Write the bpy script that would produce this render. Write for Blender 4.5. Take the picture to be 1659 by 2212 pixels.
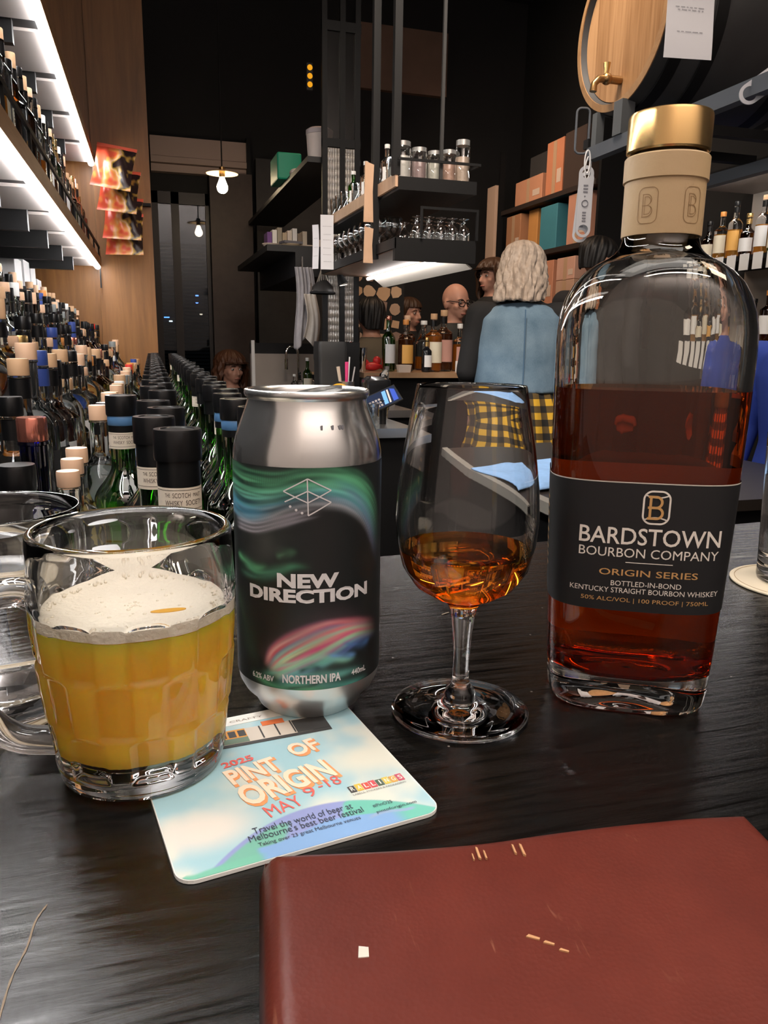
import bpy, bmesh, math, random
import numpy as np
from mathutils import Vector, Matrix, Euler

random.seed(7)
rng = np.random.default_rng(7)
PI = math.pi
scene = bpy.context.scene
COL = scene.collection
for o in list(bpy.data.objects):
    bpy.data.objects.remove(o)

# ------------------------------------------------------------------ camera
cam_d = bpy.data.cameras.new('camera')
cam_o = bpy.data.objects.new('camera', cam_d)
COL.objects.link(cam_o)
psi, pit, rol = math.radians(17.1525), math.radians(12.5), math.radians(.8475)
F = Vector((math.sin(psi)*math.cos(pit), math.cos(psi)*math.cos(pit), -math.sin(pit)))
R0 = Vector((math.cos(psi), -math.sin(psi), 0))
U0 = R0.cross(F)
R = R0*math.cos(rol) + U0*math.sin(rol)
U = U0*math.cos(rol) - R0*math.sin(rol)
cam_o.matrix_world = Matrix(((R.x, U.x, -F.x, 0), (R.y, U.y, -F.y, 0), (R.z, U.z, -F.z, 1.2185), (0, 0, 0, 1)))
cam_d.sensor_fit = 'VERTICAL'
cam_d.sensor_height = 24.0
cam_d.lens = 24.0*1661/2212
cam_d.clip_start = .01
cam_d.dof.use_dof = False
scene.camera = cam_o

# ------------------------------------------------------------------ world, exposure, lights
w = bpy.data.worlds.new('night'); scene.world = w; w.use_nodes = True
w.node_tree.nodes['Background'].inputs[0].default_value = (.75, .8, 1, 1)
w.node_tree.nodes['Background'].inputs[1].default_value = .012
vs = scene.view_settings
vs.view_transform = 'Standard'
vs.look = 'None'
vs.exposure = 0.0
vs.gamma = 1.0
vs.use_curve_mapping = False
cy = scene.cycles
cy.max_bounces = 14
cy.transmission_bounces = 14
cy.transparent_max_bounces = 40
cy.diffuse_bounces = 3
cy.glossy_bounces = 5
cy.sample_clamp_indirect = 6.0
cy.blur_glossy = .3

def area(name, loc, target, sx, sy, power, color, spread=140):
    l = bpy.data.lights.new(name, 'AREA'); l.shape = 'RECTANGLE'; l.size = sx; l.size_y = sy
    l.energy = power; l.color = color; l.spread = math.radians(spread)
    o = bpy.data.objects.new(name, l); COL.objects.link(o); o.location = loc
    d = Vector(target) - Vector(loc)
    o.rotation_euler = d.to_track_quat('-Z', 'Y').to_euler()
    return o
# added fill areas without fixtures: over the bar, behind the photographer, along the aisle
area('fill_bar', (.30, .34, 2.45), (.30, .34, 1.05), 1.3, .5, 3.3, (1, .93, .86), 130)  # added fill for the foreground, out of view
area('fill_wall', (.3, -.75, 3.6), (.3, -1.5, 2.6), 2.6, .3, 105, (1, .93, .88), 150)  # added to light the pale wall that the can mirrors
area('fill_right', (1.5, .2, 2.7), (.3, .4, 1.05), .5, .4, 4, (1, .82, .62), 120)  # unseen fill on the bar top from the right
area('fill_aisle', (.6, 1.6, 3.1), (1.55, 2.7, 1.35), .6, .6, 26, (1, .86, .72), 100)  # added and aimed to brighten barrel, receipt and bartender
area('fill_far', (1.5, 4.2, 3.3), (1.6, 4.5, 1.1), .8, .5, 8, (1, .66, .42), 120)  # unseen warm fill over the far drinkers
area('fill_store', (1.5, 4.7, 2.9), (2.75, 5.0, 2.2), .5, .5, 6, (1, .76, .58), 120)  # unseen warm fill added for the store cartons

# ------------------------------------------------------------------ materials
def newmat(name):
    m = bpy.data.materials.new(name); m.use_nodes = True
    return m, m.node_tree.nodes, m.node_tree.links, m.node_tree.nodes['Principled BSDF']
_mc = {}
def mat(name, col, rough=.5, metal=0., spec=.5, emit=None, es=0., trans=0., ior=1.45, bump=0., bscale=50., var=0., vscale=20., coat=0., alpha=1.):
    if name in _mc: return _mc[name]
    m, n, l, b = newmat(name)
    b.inputs['Base Color'].default_value = (*col, 1); b.inputs['Roughness'].default_value = rough
    b.inputs['Metallic'].default_value = metal; b.inputs['Specular IOR Level'].default_value = spec
    b.inputs['Transmission Weight'].default_value = trans; b.inputs['IOR'].default_value = ior
    b.inputs['Coat Weight'].default_value = coat
    if emit: b.inputs['Emission Color'].default_value = (*emit, 1); b.inputs['Emission Strength'].default_value = es
    if bump or var:
        tc = n.new('ShaderNodeTexCoord')
    if bump:
        t = n.new('ShaderNodeTexNoise'); t.inputs['Scale'].default_value = bscale; t.inputs['Detail'].default_value = 5
        bp = n.new('ShaderNodeBump'); bp.inputs['Strength'].default_value = bump; bp.inputs['Distance'].default_value = .002
        l.new(tc.outputs['Object'], t.inputs['Vector']); l.new(t.outputs['Fac'], bp.inputs['Height']); l.new(bp.outputs['Normal'], b.inputs['Normal'])
    if var:
        t = n.new('ShaderNodeTexNoise'); t.inputs['Scale'].default_value = vscale; t.inputs['Detail'].default_value = 4
        mx = n.new('ShaderNodeMix'); mx.data_type = 'RGBA'
        mx.inputs['A'].default_value = (*[c*(1-var) for c in col], 1); mx.inputs['B'].default_value = (*[min(1, c*(1+var)) for c in col], 1)
        l.new(tc.outputs['Object'], t.inputs['Vector']); l.new(t.outputs['Fac'], mx.inputs['Factor']); l.new(mx.outputs['Result'], b.inputs['Base Color'])
    _mc[name] = m
    return m

def thin_glass(name, tint, gloss=.06, edge=.75, rough=.03):
    """thin-walled glass: see-through with a sheen that grows towards grazing angles"""
    if name in _mc: return _mc[name]
    m, n, l, b = newmat(name); n.remove(b)
    tr = n.new('ShaderNodeBsdfTransparent'); tr.inputs['Color'].default_value = (*tint, 1)
    gl = n.new('ShaderNodeBsdfGlossy'); gl.inputs['Roughness'].default_value = rough; gl.inputs['Color'].default_value = (1, 1, 1, 1)
    lw = n.new('ShaderNodeLayerWeight'); lw.inputs['Blend'].default_value = .35
    mr = n.new('ShaderNodeMapRange'); mr.inputs['To Min'].default_value = gloss; mr.inputs['To Max'].default_value = edge
    mx = n.new('ShaderNodeMixShader')
    l.new(lw.outputs['Facing'], mr.inputs['Value']); l.new(mr.outputs['Result'], mx.inputs['Fac'])
    l.new(tr.outputs[0], mx.inputs[1]); l.new(gl.outputs[0], mx.inputs[2]); l.new(mx.outputs[0], n['Material Output'].inputs['Surface'])
    _mc[name] = m
    return m

def real_glass(name, col=(1, 1, 1), ior=1.5, rough=0.):
    if name in _mc: return _mc[name]
    m, n, l, b = newmat(name); n.remove(b)
    g = n.new('ShaderNodeBsdfGlass'); g.inputs['Color'].default_value = (*col, 1); g.inputs['IOR'].default_value = ior; g.inputs['Roughness'].default_value = rough
    l.new(g.outputs[0], n['Material Output'].inputs['Surface'])
    _mc[name] = m
    return m

def emis(name, col, s):
    if name in _mc: return _mc[name]
    m, n, l, b = newmat(name); n.remove(b)
    e = n.new('ShaderNodeEmission'); e.inputs[0].default_value = (*col, 1); e.inputs[1].default_value = s
    l.new(e.outputs[0], n['Material Output'].inputs['Surface'])
    _mc[name] = m
    return m

def vcol_mat(name, rough=.4, spec=.5, coat=0.):
    m, n, l, b = newmat(name)
    a = n.new('ShaderNodeVertexColor'); a.layer_name = 'art'
    l.new(a.outputs['Color'], b.inputs['Base Color']); b.inputs['Roughness'].default_value = rough
    b.inputs['Specular IOR Level'].default_value = spec; b.inputs['Coat Weight'].default_value = coat
    return m

def wood_mat(name, c1, c2, scale=(1, 12, 12), rough=.4, bump=.1, spec=.5, wave=3.):
    if name in _mc: return _mc[name]
    m, n, l, b = newmat(name)
    tc = n.new('ShaderNodeTexCoord'); mp = n.new('ShaderNodeMapping'); mp.inputs['Scale'].default_value = scale
    t = n.new('ShaderNodeTexNoise'); t.inputs['Scale'].default_value = wave; t.inputs['Detail'].default_value = 8; t.inputs['Roughness'].default_value = .65
    t.inputs['Distortion'].default_value = .6
    cr = n.new('ShaderNodeValToRGB'); cr.color_ramp.elements[0].color = (*c1, 1); cr.color_ramp.elements[1].color = (*c2, 1)
    cr.color_ramp.elements[0].position = .3; cr.color_ramp.elements[1].position = .7
    bp = n.new('ShaderNodeBump'); bp.inputs['Strength'].default_value = bump; bp.inputs['Distance'].default_value = .001
    l.new(tc.outputs['Object'], mp.inputs['Vector']); l.new(mp.outputs[0], t.inputs['Vector']); l.new(t.outputs['Fac'], cr.inputs['Fac'])
    l.new(cr.outputs['Color'], b.inputs['Base Color']); l.new(t.outputs['Fac'], bp.inputs['Height']); l.new(bp.outputs[0], b.inputs['Normal'])
    b.inputs['Roughness'].default_value = rough; b.inputs['Specular IOR Level'].default_value = spec
    _mc[name] = m
    return m

# ------------------------------------------------------------------ mesh helpers
class MB:
    def __init__(s): s.v = []; s.f = []
    def add(s, vs, fs, M=None):
        k = len(s.v)
        s.v += [tuple(M @ Vector(p)) if M is not None else tuple(p) for p in vs]
        s.f += [tuple(i+k for i in f) for f in fs]
        return s
    def box(s, x0, x1, y0, y1, z0, z1, M=None):
        return s.add([(x0, y0, z0), (x1, y0, z0), (x1, y1, z0), (x0, y1, z0), (x0, y0, z1), (x1, y0, z1), (x1, y1, z1), (x0, y1, z1)],
                     [(0, 3, 2, 1), (4, 5, 6, 7), (0, 1, 5, 4), (1, 2, 6, 5), (2, 3, 7, 6), (3, 0, 4, 7)], M)
    def lathe(s, prof, n=24, M=None, closed=False):
        """prof: list of (r, z). r==0 points become poles"""
        vs = []; fs = []; rings = []
        for r, z in prof:
            if r < 1e-7: rings.append([len(vs)]); vs.append((0, 0, z))
            else:
                rings.append(list(range(len(vs), len(vs)+n)))
                vs += [(r*math.cos(2*PI*i/n), r*math.sin(2*PI*i/n), z) for i in range(n)]
        pairs = list(zip(rings[:-1], rings[1:]))
        if closed: pairs.append((rings[-1], rings[0]))
        for a, b in pairs:
            if len(a) == 1 and len(b) == 1: continue
            for i in range(n):
                j = (i+1) % n
                if len(a) == 1: fs.append((a[0], b[j], b[i]))
                elif len(b) == 1: fs.append((a[i], a[j], b[0]))
                else: fs.append((a[i], a[j], b[j], b[i]))
        return s.add(vs, fs, M)
    def rings(s, rs, cap0=True, cap1=True, loop=True, M=None):
        """rs: list of equal-length point rings, skinned"""
        n = len(rs[0]); vs = [p for r in rs for p in r]; fs = []
        for k in range(len(rs)-1):
            for i in range(n if loop else n-1):
                j = (i+1) % n
                fs.append((k*n+i, k*n+j, (k+1)*n+j, (k+1)*n+i))
        if cap0: fs.append(tuple(reversed(range(n))))
        if cap1: fs.append(tuple((len(rs)-1)*n+i for i in range(n)))
        return s.add(vs, fs, M)
    def tube(s, pts, rad, n=8, M=None, closed=False):
        pts = [Vector(p) for p in pts]
        if not hasattr(rad, '__len__'): rad = [rad]*len(pts)
        rs = []; up = None; N = len(pts)
        for i, p in enumerate(pts):
            if closed: t = (pts[(i+1) % N]-pts[i-1]).normalized()
            else: t = (pts[min(i+1, N-1)]-pts[max(i-1, 0)]).normalized()
            if up is None:
                up = Vector((0, 0, 1)) if abs(t.z) < .9 else Vector((1, 0, 0))
            a = (up - t*up.dot(t)).normalized(); b = t.cross(a); up = a
            rs.append([tuple(p + (a*math.cos(2*PI*k/n)+b*math.sin(2*PI*k/n))*rad[i]) for k in range(n)])
        if closed: rs.append(rs[0]); return s.rings(rs, False, False, True, M)
        return s.rings(rs, True, True, True, M)
    def ball(s, c, r, nu=14, nv=9, M=None):
        if not hasattr(r, '__len__'): r = (r, r, r)
        m = Matrix.Translation(Vector(c)) @ Matrix.Diagonal((*r, 1))
        if M is not None: m = M @ m
        return s.lathe([(math.sin(PI*k/nv), -math.cos(PI*k/nv)) if 0 < k < nv else (0, -math.cos(PI*k/nv)) for k in range(nv+1)], nu, m)
    def strip2d(s, pts, wd, f):
        """flat ribbon of width wd along 2-D pts, mapped to 3-D by f(x, y)"""
        pts = [Vector((p[0], p[1])) for p in pts]; N = len(pts); vs = []
        for i, p in enumerate(pts):
            t = (pts[min(i+1, N-1)]-pts[max(i-1, 0)]).normalized(); nn = Vector((-t.y, t.x))*wd/2
            vs += [f(*(p+nn)), f(*(p-nn))]
        return s.add(vs, [(2*i, 2*i+1, 2*i+3, 2*i+2) for i in range(N-1)])
    def mesh(s, name, m=None, smooth=True, sharp=40):
        me = bpy.data.meshes.new(name); me.from_pydata(s.v, [], s.f); me.validate(); me.update()
        if m is not None: me.materials.append(m)
        if smooth:
            me.polygons.foreach_set('use_smooth', [True]*len(me.polygons)); me.set_sharp_from_angle(angle=math.radians(sharp))
        return me
    def build(s, name, m, parent=None, loc=None, smooth=True, sharp=40, rot=None):
        return link(name, s.mesh(name, m, smooth, sharp), parent, loc, rot)

def link(name, me, parent=None, loc=None, rot=None):
    o = bpy.data.objects.new(name, me); COL.objects.link(o)
    if parent is not None: o.parent = parent
    if loc is not None: o.location = loc
    if rot is not None: o.rotation_euler = rot
    return o
def tag(o, label, cat, group=None):
    o['label'] = label; o['category'] = cat
    if group: o['group'] = group
    return o
def thing(name, label, cat, loc=(0, 0, 0), rz=0., group=None):
    o = link(name, None, None, loc, (0, 0, rz)); o.empty_display_size = .05
    return tag(o, label, cat, group)
def struct(o):
    o['kind'] = 'structure'; return o
def bevel(o, wd, seg=2):
    md = o.modifiers.new('bevel', 'BEVEL'); md.width = wd; md.segments = seg; md.limit_method = 'ANGLE'
    return o

_tc = {}
def text2d(s, bold=0.):
    """outline text -> (verts Nx2 normalised to its own bbox 0..1, aspect, faces)"""
    key = (s, bold)
    if key in _tc: return _tc[key]
    cu = bpy.data.curves.new('t', 'FONT'); cu.body = s; cu.size = 1; cu.offset = bold; cu.resolution_u = 3
    o = bpy.data.objects.new('t', cu); COL.objects.link(o)
    dg = bpy.context.evaluated_depsgraph_get(); dg.update()
    me = bpy.data.meshes.new_from_object(o.evaluated_get(dg))
    v = np.array([x.co[:2] for x in me.vertices]); f = [tuple(p.vertices) for p in me.polygons]
    bpy.data.objects.remove(o); bpy.data.curves.remove(cu); bpy.data.meshes.remove(me)
    lo, hi = v.min(0), v.max(0)
    v = (v-lo)/(hi-lo)
    _tc[key] = (v, (hi-lo)[0]/(hi-lo)[1], f)
    return _tc[key]
def put_text(mb, s, cx, cy, wd, ht, f, bold=0., shear=0., rot=0.):
    """centre (cx,cy), width, height in surface units, f maps surface -> 3-D"""
    v, asp, fs = text2d(s, bold)
    if ht is None: ht = wd/asp
    P = (v-.5)*np.array([wd, ht])
    c, sn = math.cos(rot), math.sin(rot)
    mb.add([f(cx+x*c-y*sn, cy+x*sn+y*c+shear*x) for x, y in P], fs)
    return mb

def catmull(P, n):
    P = np.array(P, float); P = np.vstack([2*P[0]-P[1], P, 2*P[-1]-P[-2]])
    t = np.linspace(0, len(P)-3-1e-9, n); k = t.astype(int); u = (t-k)[:, None]
    a, b, c, d = P[k], P[k+1], P[k+2], P[k+3]
    return .5*(2*b+(c-a)*u+(2*a-5*b+4*c-d)*u*u+(3*b-a-3*c+d)*u**3)

TABLE = 1.05

# ------------------------------------------------------------------ the room
M_dark = mat('dark_paint', (.009, .009, .0095), .7, var=.3, vscale=3)
M_ceil = mat('dark_ceiling', (.009, .009, .010), .8, var=.3, vscale=2)
M_floor = mat('dark_floor', (.02, .018, .017), .5, var=.4, vscale=6)
M_black = mat('black_metal', (.006, .006, .0065), .55, spec=.3)
M_grey = mat('grey_metal', (.16, .17, .18), .45, .6)
M_steel = mat('brushed_steel', (.55, .54, .52), .28, 1., bump=.05, bscale=200)
M_chrome = mat('polished_steel', (.8, .8, .8), .08, 1.)
M_wood = wood_mat('veneer_wood', (.17, .068, .016), (.29, .125, .033), (9, 9, .6), .45, .04)
M_led = emis('led_white', (1, .97, .95), 30)
M_strip = emis('led_strip_white', (1, .98, .97), 46)

struct(MB().box(-.9, 3.2, -1.6, 7.6, -.05, 0).build('floor', M_floor, smooth=False))
struct(MB().box(-.9, 3.2, -1.6, 6.4, 3.8, 3.85).build('ceiling', M_ceil, smooth=False))
struct(MB().box(-.72, -.64, .1, 6.2, 0, 3.8).build('wall_left', M_dark, smooth=False))
struct(MB().box(-.72, -.64, -1.6, .1, 0, 3.8).build('wall_left_front', mat('wall_front_paint', (.60, .53, .49), .7), smooth=False))  # unseen front walls get this pale paint to reflect in the can
struct(MB().box(3.0, 3.08, -1.6, 6.2, 0, 3.8).build('wall_right', M_dark, smooth=False))
struct(MB().box(-.72, 3.08, -1.6, -1.5, 0, 3.8).build('wall_front', mat('wall_front_paint', (.60, .53, .49), .7), smooth=False))
mb = MB()                                          # back wall with the door opening (x .10-.52, z 0-2.22)
mb.box(-.72, .10, 6.1, 6.2, 0, 3.8); mb.box(.52, 3.08, 6.1, 6.2, 0, 3.8); mb.box(.10, .52, 6.1, 6.2, 2.24, 3.8)
struct(mb.build('wall_back', M_dark, smooth=False))
# night outside the door
struct(MB().box(-.7, 1.6, 7.45, 7.5, 0, 3).build('wall_outside', mat('night_wall', (.02, .022, .025), .9), smooth=False))
# wood-clad pier that closes off the back bar
mb = MB().box(-.64, -.186, 4.02, 4.5, 0, 3.2)
struct(mb.build('wall_pier', M_wood, smooth=False))
struct(MB().box(-.184, .066, 3.985, 4.5, 0, 3.3).build('wall_pier_face', M_wood, smooth=False))
# transom above the door: pale moulded fascia
mb = MB().box(.11, .775, 6.02, 6.1, 2.47, 2.60); mb.box(.11, .775, 6.0, 6.1, 2.425, 2.465); mb.box(.11, .775, 6.03, 6.1, 2.37, 2.42)
struct(mb.build('trim_1', mat('transom_paint', (.50, .38, .33), .6), smooth=False))
struct(MB().box(.775, .80, 5.98, 6.1, 2.3, 2.63).build('trim_2', M_black, smooth=False))
# brown column right of the door
struct(MB().box(.50, .80, 5.92, 6.1, 0, 2.37).build('trim_3', mat('column_brown', (.05, .033, .026), .5, var=.3), smooth=False))
struct(MB().box(.84, 1.6, 6.0, 6.1, 0, 2.5).build('trim_4', mat('panel_grey', (.035, .033, .031), .55, var=.25), smooth=False))
struct(MB().box(1.59, 2.32, 6.05, 6.1, 3.06, 3.5).build('trim_5', mat('panel_brown', (.20, .12, .085), .6, var=.25, vscale=5), smooth=False))
struct(MB().box(1.2, 2.9, 2.0, 2.35, 3.55, 3.8).build('trim_6', mat('duct', (.03, .031, .035), .6), smooth=False))
# door with two tall panes and blinds
dr = struct(thing('door_1', 'dark glazed door with two tall panes and slatted blinds at the far end', 'door', (.31, 6.06, 0)))
M_frame = mat('door_frame_dark', (.02, .014, .012), .4)
mb = MB()
for x0, x1 in ((-.21, -.165), (-.075, -.02), (.165, .21)): mb.box(x0, x1, -.02, .02, .05, 2.24)
mb.box(-.21, .21, -.02, .02, 2.16, 2.24); mb.box(-.21, .21, -.02, .02, .05, .95)
mb.build('frame', M_frame, dr, smooth=False)
M_pane = thin_glass('door_glass', (.5, .55, .6), .022, .8, .01)
for x0, x1 in ((-.165, -.075), (-.02, .165)):
    MB().box(x0, x1, -.004, .004, .95, 2.16).build('pane', M_pane, dr, smooth=False)
    sl = MB()
    for k in range(34): 
        z = .97+.027*k
        sl.add([(x0, .03, z), (x1, .03, z), (x1, .045, z+.018), (x0, .045, z+.018)], [(0, 1, 2, 3)])
    sl.build('blind', mat('blind_slat', (.10, .105, .11), .5), dr, smooth=False)
    MB().box(x0, x1, .05, .06, 1.9, 2.16).build('frosted_top', mat('frosted_film', (.22, .23, .25), .6), dr, smooth=False)
del sl
for x, z, r, c, s, lb in ((.172, 1.37, .022, (.15, .4, 1), 5, 'blue street light low behind the left door pane'),
                          (.20, 1.34, .014, (.7, .9, 1), 8, 'small white street light beside the low blue light outside'),
                          (.395, 1.53, .013, (.12, .25, 1), 9, 'upper of two small blue lights behind the right door pane'),
                          (.393, 1.485, .013, (.12, .25, 1), 9, 'lower of two small blue lights behind the right door pane'),
                          (.42, 1.40, .012, (1, .75, .5), 3, 'warm street light dot behind the right door pane')):
    y = 7.44; k = y/6.06
    tag(MB().ball((0, 0, 0), (r*1.1, r*.5, r*1.1)).build('street_light', emis('street_%d' % int(x*1000), c, s), None, (x*k, y, 1.2185+(z-1.2185)*k)), lb, 'light')

# ------------------------------------------------------------------ left back bar
SL = .0107                                          # the back bar runs a hair off the room's axis
def lx(x0, y): return x0+SL*y
LROT = -SL
def lbox(name, x0, x1, y0, y1, z0, z1, m, parent=None, bev=0):
    """a long box of the back bar; x measured at y=0"""
    mb = MB(); mb.add([(lx(x0, y0), y0, z0), (lx(x1, y0), y0, z0), (lx(x1, y1), y1, z0), (lx(x0, y1), y1, z0),
                       (lx(x0, y0), y0, z1), (lx(x1, y0), y0, z1), (lx(x1, y1), y1, z1), (lx(x0, y1), y1, z1)],
                      [(0, 3, 2, 1), (4, 5, 6, 7), (0, 1, 5, 4), (1, 2, 6, 5), (2, 3, 7, 6), (3, 0, 4, 7)])
    return mb.build(name, m, parent, smooth=False)
M_under = mat('shelf_underside', (.42, .38, .36), .6)
M_edge = wood_mat('shelf_edge_wood', (.28, .14, .06), (.45, .24, .11), (8, 1, 8), .5, .03)
for zz, nm, lbl in ((1.979, 'wall_shelf', 'long upper wall shelf with white light strip above the bottles'),
                    (1.534, 'wall_shelf', 'long lower wall shelf with white light strip and bottle rail')):
    t = thing(nm, lbl, 'shelf', (0, 0, 0))
    lbox('board', -.56, -.222, .2, 3.97, zz+.012, zz+.04, M_black, t)
    lbox('front_edge', -.222, -.214, .2, 3.97, zz+.004, zz+.044, M_edge, t)
    for k in range(9):
        y0 = .32+.41*k
        lbox('underside_panel', -.40, -.243, y0, y0+.33, zz+.004, zz+.0115, M_under, t)  # dark gaps left between panels stand in for bracket shadows
        lbox('bracket', -.55, -.30, y0-.06, y0-.035, zz-.045, zz+.0115, M_black, t)
    P0 = Vector((lx(-.229, .25), .25, zz+.003)); P1 = Vector((lx(-.229, 3.95), 3.95, zz+.003))
    MB().rings([[(p.x+.0125*math.cos(a), p.y, p.z+.011*math.sin(a)) for a in np.linspace(PI, 2*PI, 9)] for p in (P1, P0)]).build('light_strip', M_strip, t)
    if zz < 1.7:
        lbox('rail', -.221, -.215, .2, 3.97, zz+.085, zz+.095, M_black, t)
        for k in range(13):
            y0 = .3+.3*k
            lbox('rail_post', -.221, -.215, y0, y0+.006, zz+.044, zz+.085, M_black, t)
        lbox('cable_end', -.222, -.216, 3.95, 3.96, zz-.09, zz+.0, M_black, t)

TX = [-.078, -.162, -.246, -.330, -.414, -.498]         # bottle rows, from the green bottles up to the wall
TZ = [.85, .925, .995, 1.065, 1.135, 1.20]
t = thing('back_bar_counter', 'long black back bar cabinet under the rows of bottles on the left', 'counter')
M_cnt = mat('counter_black', (.012, .012, .013), .4)
lbox('carcass', -.63, .165, .66, 3.97, 0, .84, M_cnt, t)
lbox('step', -.036, .165, .60, 3.97, .8402, .85, M_cnt, t)
for x, z in zip(TX, TZ):
    ti = TX.index(x); xl = TX[ti+1]+.0412 if ti < 5 else -.63
    tag(lbox('bottle_step', xl, x+.041, .60 if x > -.1 else .93, 3.97, .8402, z, M_cnt), '%s black riser of the back bar, counted up from the green bottles' % ['first', 'second', 'third', 'fourth', 'fifth', 'sixth'][ti], 'riser', 'risers of the back bar')

# ------------------------------------------------------------------ bottles
ORD = ['first', 'second', 'third', 'fourth', 'fifth', 'sixth', 'seventh', 'eighth', 'ninth', 'tenth', 'eleventh', 'twelfth', 'thirteenth', 'fourteenth', 'fifteenth', 'sixteenth', 'seventeenth', 'eighteenth', 'nineteenth', 'twentieth']
ORD += ['twenty-'+x for x in ORD[:9]]+['thirtieth']+['thirty-'+x for x in ORD[:9]]+['fortieth']+['forty-'+x for x in ORD[:9]]
GL = dict(clear=real_glass('clear_glass', (.97, .98, .98), 1.38), green=thin_glass('green_glass', (.12, .42, .05), .09, .85),
          brown=thin_glass('brown_glass', (.30, .14, .04), .05, .6), blue=thin_glass('blue_glass', (.015, .02, .35), .05, .5),
          black=mat('black_glass', (.008, .008, .01), .1), smoke=thin_glass('olive_glass', (.45, .42, .18), .05, .65))
CAPM = dict(tan=mat('cork_tan', (.55, .34, .19), .6), black=mat('cap_black', (.0045, .0045, .005), .3), wood=mat('cap_wood', (.72, .46, .30), .5),
            orange=mat('cap_orange', (.62, .25, .06), .4), white=mat('cap_white', (.8, .8, .78), .4), gold=mat('cap_gold', (.75, .5, .2), .25, .9),
            red=mat('cap_red', (.6, .04, .03), .35), blue=mat('cap_blue', (.03, .06, .25), .4), grey=mat('cap_grey', (.2, .22, .22), .4), copper=mat('cap_copper', (.85, .3, .22), .15, .9))
LIQ = dict(amber=(.50, .17, .02), gold=(.65, .33, .05), dark=(.12, .03, .008), pale=(.7, .55, .2))
def liq_mat(k):
    if 'liq_'+k in _mc: return _mc['liq_'+k]
    m, n, l, b = newmat('liq_'+k); b.inputs['Base Color'].default_value = (*LIQ[k], 1); b.inputs['Roughness'].default_value = .15
    tr = n.new('ShaderNodeBsdfTransparent'); tr.inputs['Color'].default_value = (*[min(1, c*1.5) for c in LIQ[k]], 1)
    mx = n.new('ShaderNodeMixShader'); mx.inputs['Fac'].default_value = .55
    l.new(tr.outputs[0], mx.inputs[1]); l.new(b.outputs[0], mx.inputs[2]); l.new(mx.outputs[0], n['Material Output'].inputs['Surface'])
    _mc['liq_'+k] = m
    return m
PAP = dict(cream=mat('paper_cream', (.72, .66, .52), .7), white=mat('paper_white', (.8, .8, .8), .7), black=mat('paper_black', (.015, .015, .017), .6),
           blue=mat('paper_blue', (.03, .08, .35), .6), red=mat('paper_red', (.5, .06, .04), .6), orange=mat('paper_orange', (.75, .4, .1), .6), pink=mat('paper_pink', (.55, .3, .25), .6))
# body radius, body height, shoulder height, neck radius, total height, cap radius, cap height
SHAPE = dict(tall=(.037, .18, .225, .0135, .30, .0145, .028), squat=(.041, .12, .155, .0135, .225, .0165, .026), square=(.039, .165, .192, .0130, .262, .0160, .030),
             slim=(.032, .19, .23, .0115, .305, .0130, .040), jug=(.041, .12, .185, .0135, .24, .0165, .024), small=(.030, .12, .15, .0105, .20, .0125, .022), mini=(.023, .13, .165, .0095, .21, .0112, .020))
_bm = {}
def bottle_parts(shape, glass, cap, liq=None, fill=.6, paper=None):
    key = (shape, glass, cap, liq, paper, fill)
    if key in _bm: return _bm[key]
    r, hb, hs, rn, H, rc, hc = SHAPE[shape]; P = []
    prof = [(0, .004), (r*.8, .0), (r*.97, .003), (r, .01), (r, hb)]
    for k in range(1, 7):
        a = k/6; s = .5-.5*math.cos(PI*a)
        prof.append((r+(rn-r)*(s if shape != 'square' else s**.6), hb+(hs-hb)*a))
    prof += [(rn, H-hc), (rn*1.12, H-hc+.001), (rn*1.12, H-hc+.004), (0, H-hc+.004)]
    P.append(('glass_body', MB().lathe(prof, 20).mesh('glass_body', GL[glass])))
    c = [(0, H-hc+.0045), (rc*.98, H-hc+.0045), (rc, H-hc+.006), (rc, H-.002), (rc*.95, H), (0, H)]
    P.append(('stopper' if cap in ('tan', 'wood') else 'cap', MB().lathe(c, 18).mesh('cap', CAPM[cap])))
    if cap in ('tan', 'black', 'blue', 'gold') and shape != 'jug':
        P.append(('neck_foil', MB().lathe([(rn*1.06, H-hc-.028), (rn*1.1, H-hc-.028), (rn*1.1, H-hc-.001), (rn*1.06, H-hc-.001)], 18, closed=True).mesh('foil', CAPM['black' if cap in ('black', 'tan') else cap])))
    if liq:
        q = r-.004; zt = .012+(hb-.012)*fill
        P.append(('spirit', MB().lathe([(0, .008), (q, .008), (q, zt), (0, zt)], 18).mesh('liq', liq_mat(liq))))
    if paper:
        a0, a1, n = -2.6, -.5, 10; z0, z1 = hb*.25, hb*.82
        rs = [[((r+d)*math.cos(a), (r+d)*math.sin(a), z) for d, z in ((.0004, z0), (.0004, z1), (.001, z1), (.001, z0))] for a in np.linspace(a0, a1, n)]
        P.append(('label', MB().rings(rs).mesh('label', PAP[paper], sharp=30)))
    _bm[key] = P
    return P
def bottle(label, loc, shape, glass, cap, liq=None, fill=.6, paper=None, rz=0., group=None, scale=1., cat='bottle', name='liquor_bottle'):
    t = thing(name, label, cat, loc, rz, group)
    if scale != 1.: t.scale = (scale,)*3
    for nm, me in bottle_parts(shape, glass, cap, liq, fill, paper): link(nm, me, t)
    return t
GW = dict(clear='clear glass', green='green glass', brown='brown glass', blue='blue glass', black='black', smoke='olive glass')
CW = dict(tan='tan cork', black='black cap', wood='pale wood cap', orange='orange cap', white='white cap', gold='gold cap', red='red cap', blue='navy cap', grey='grey cap', copper='copper cap')
ROW = ['lowest bar step', 'second bar step', 'third bar step', 'fourth bar step', 'fifth bar step', 'top bar step']
def pick(seq, wts): return random.choices(seq, wts)[0]
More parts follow.
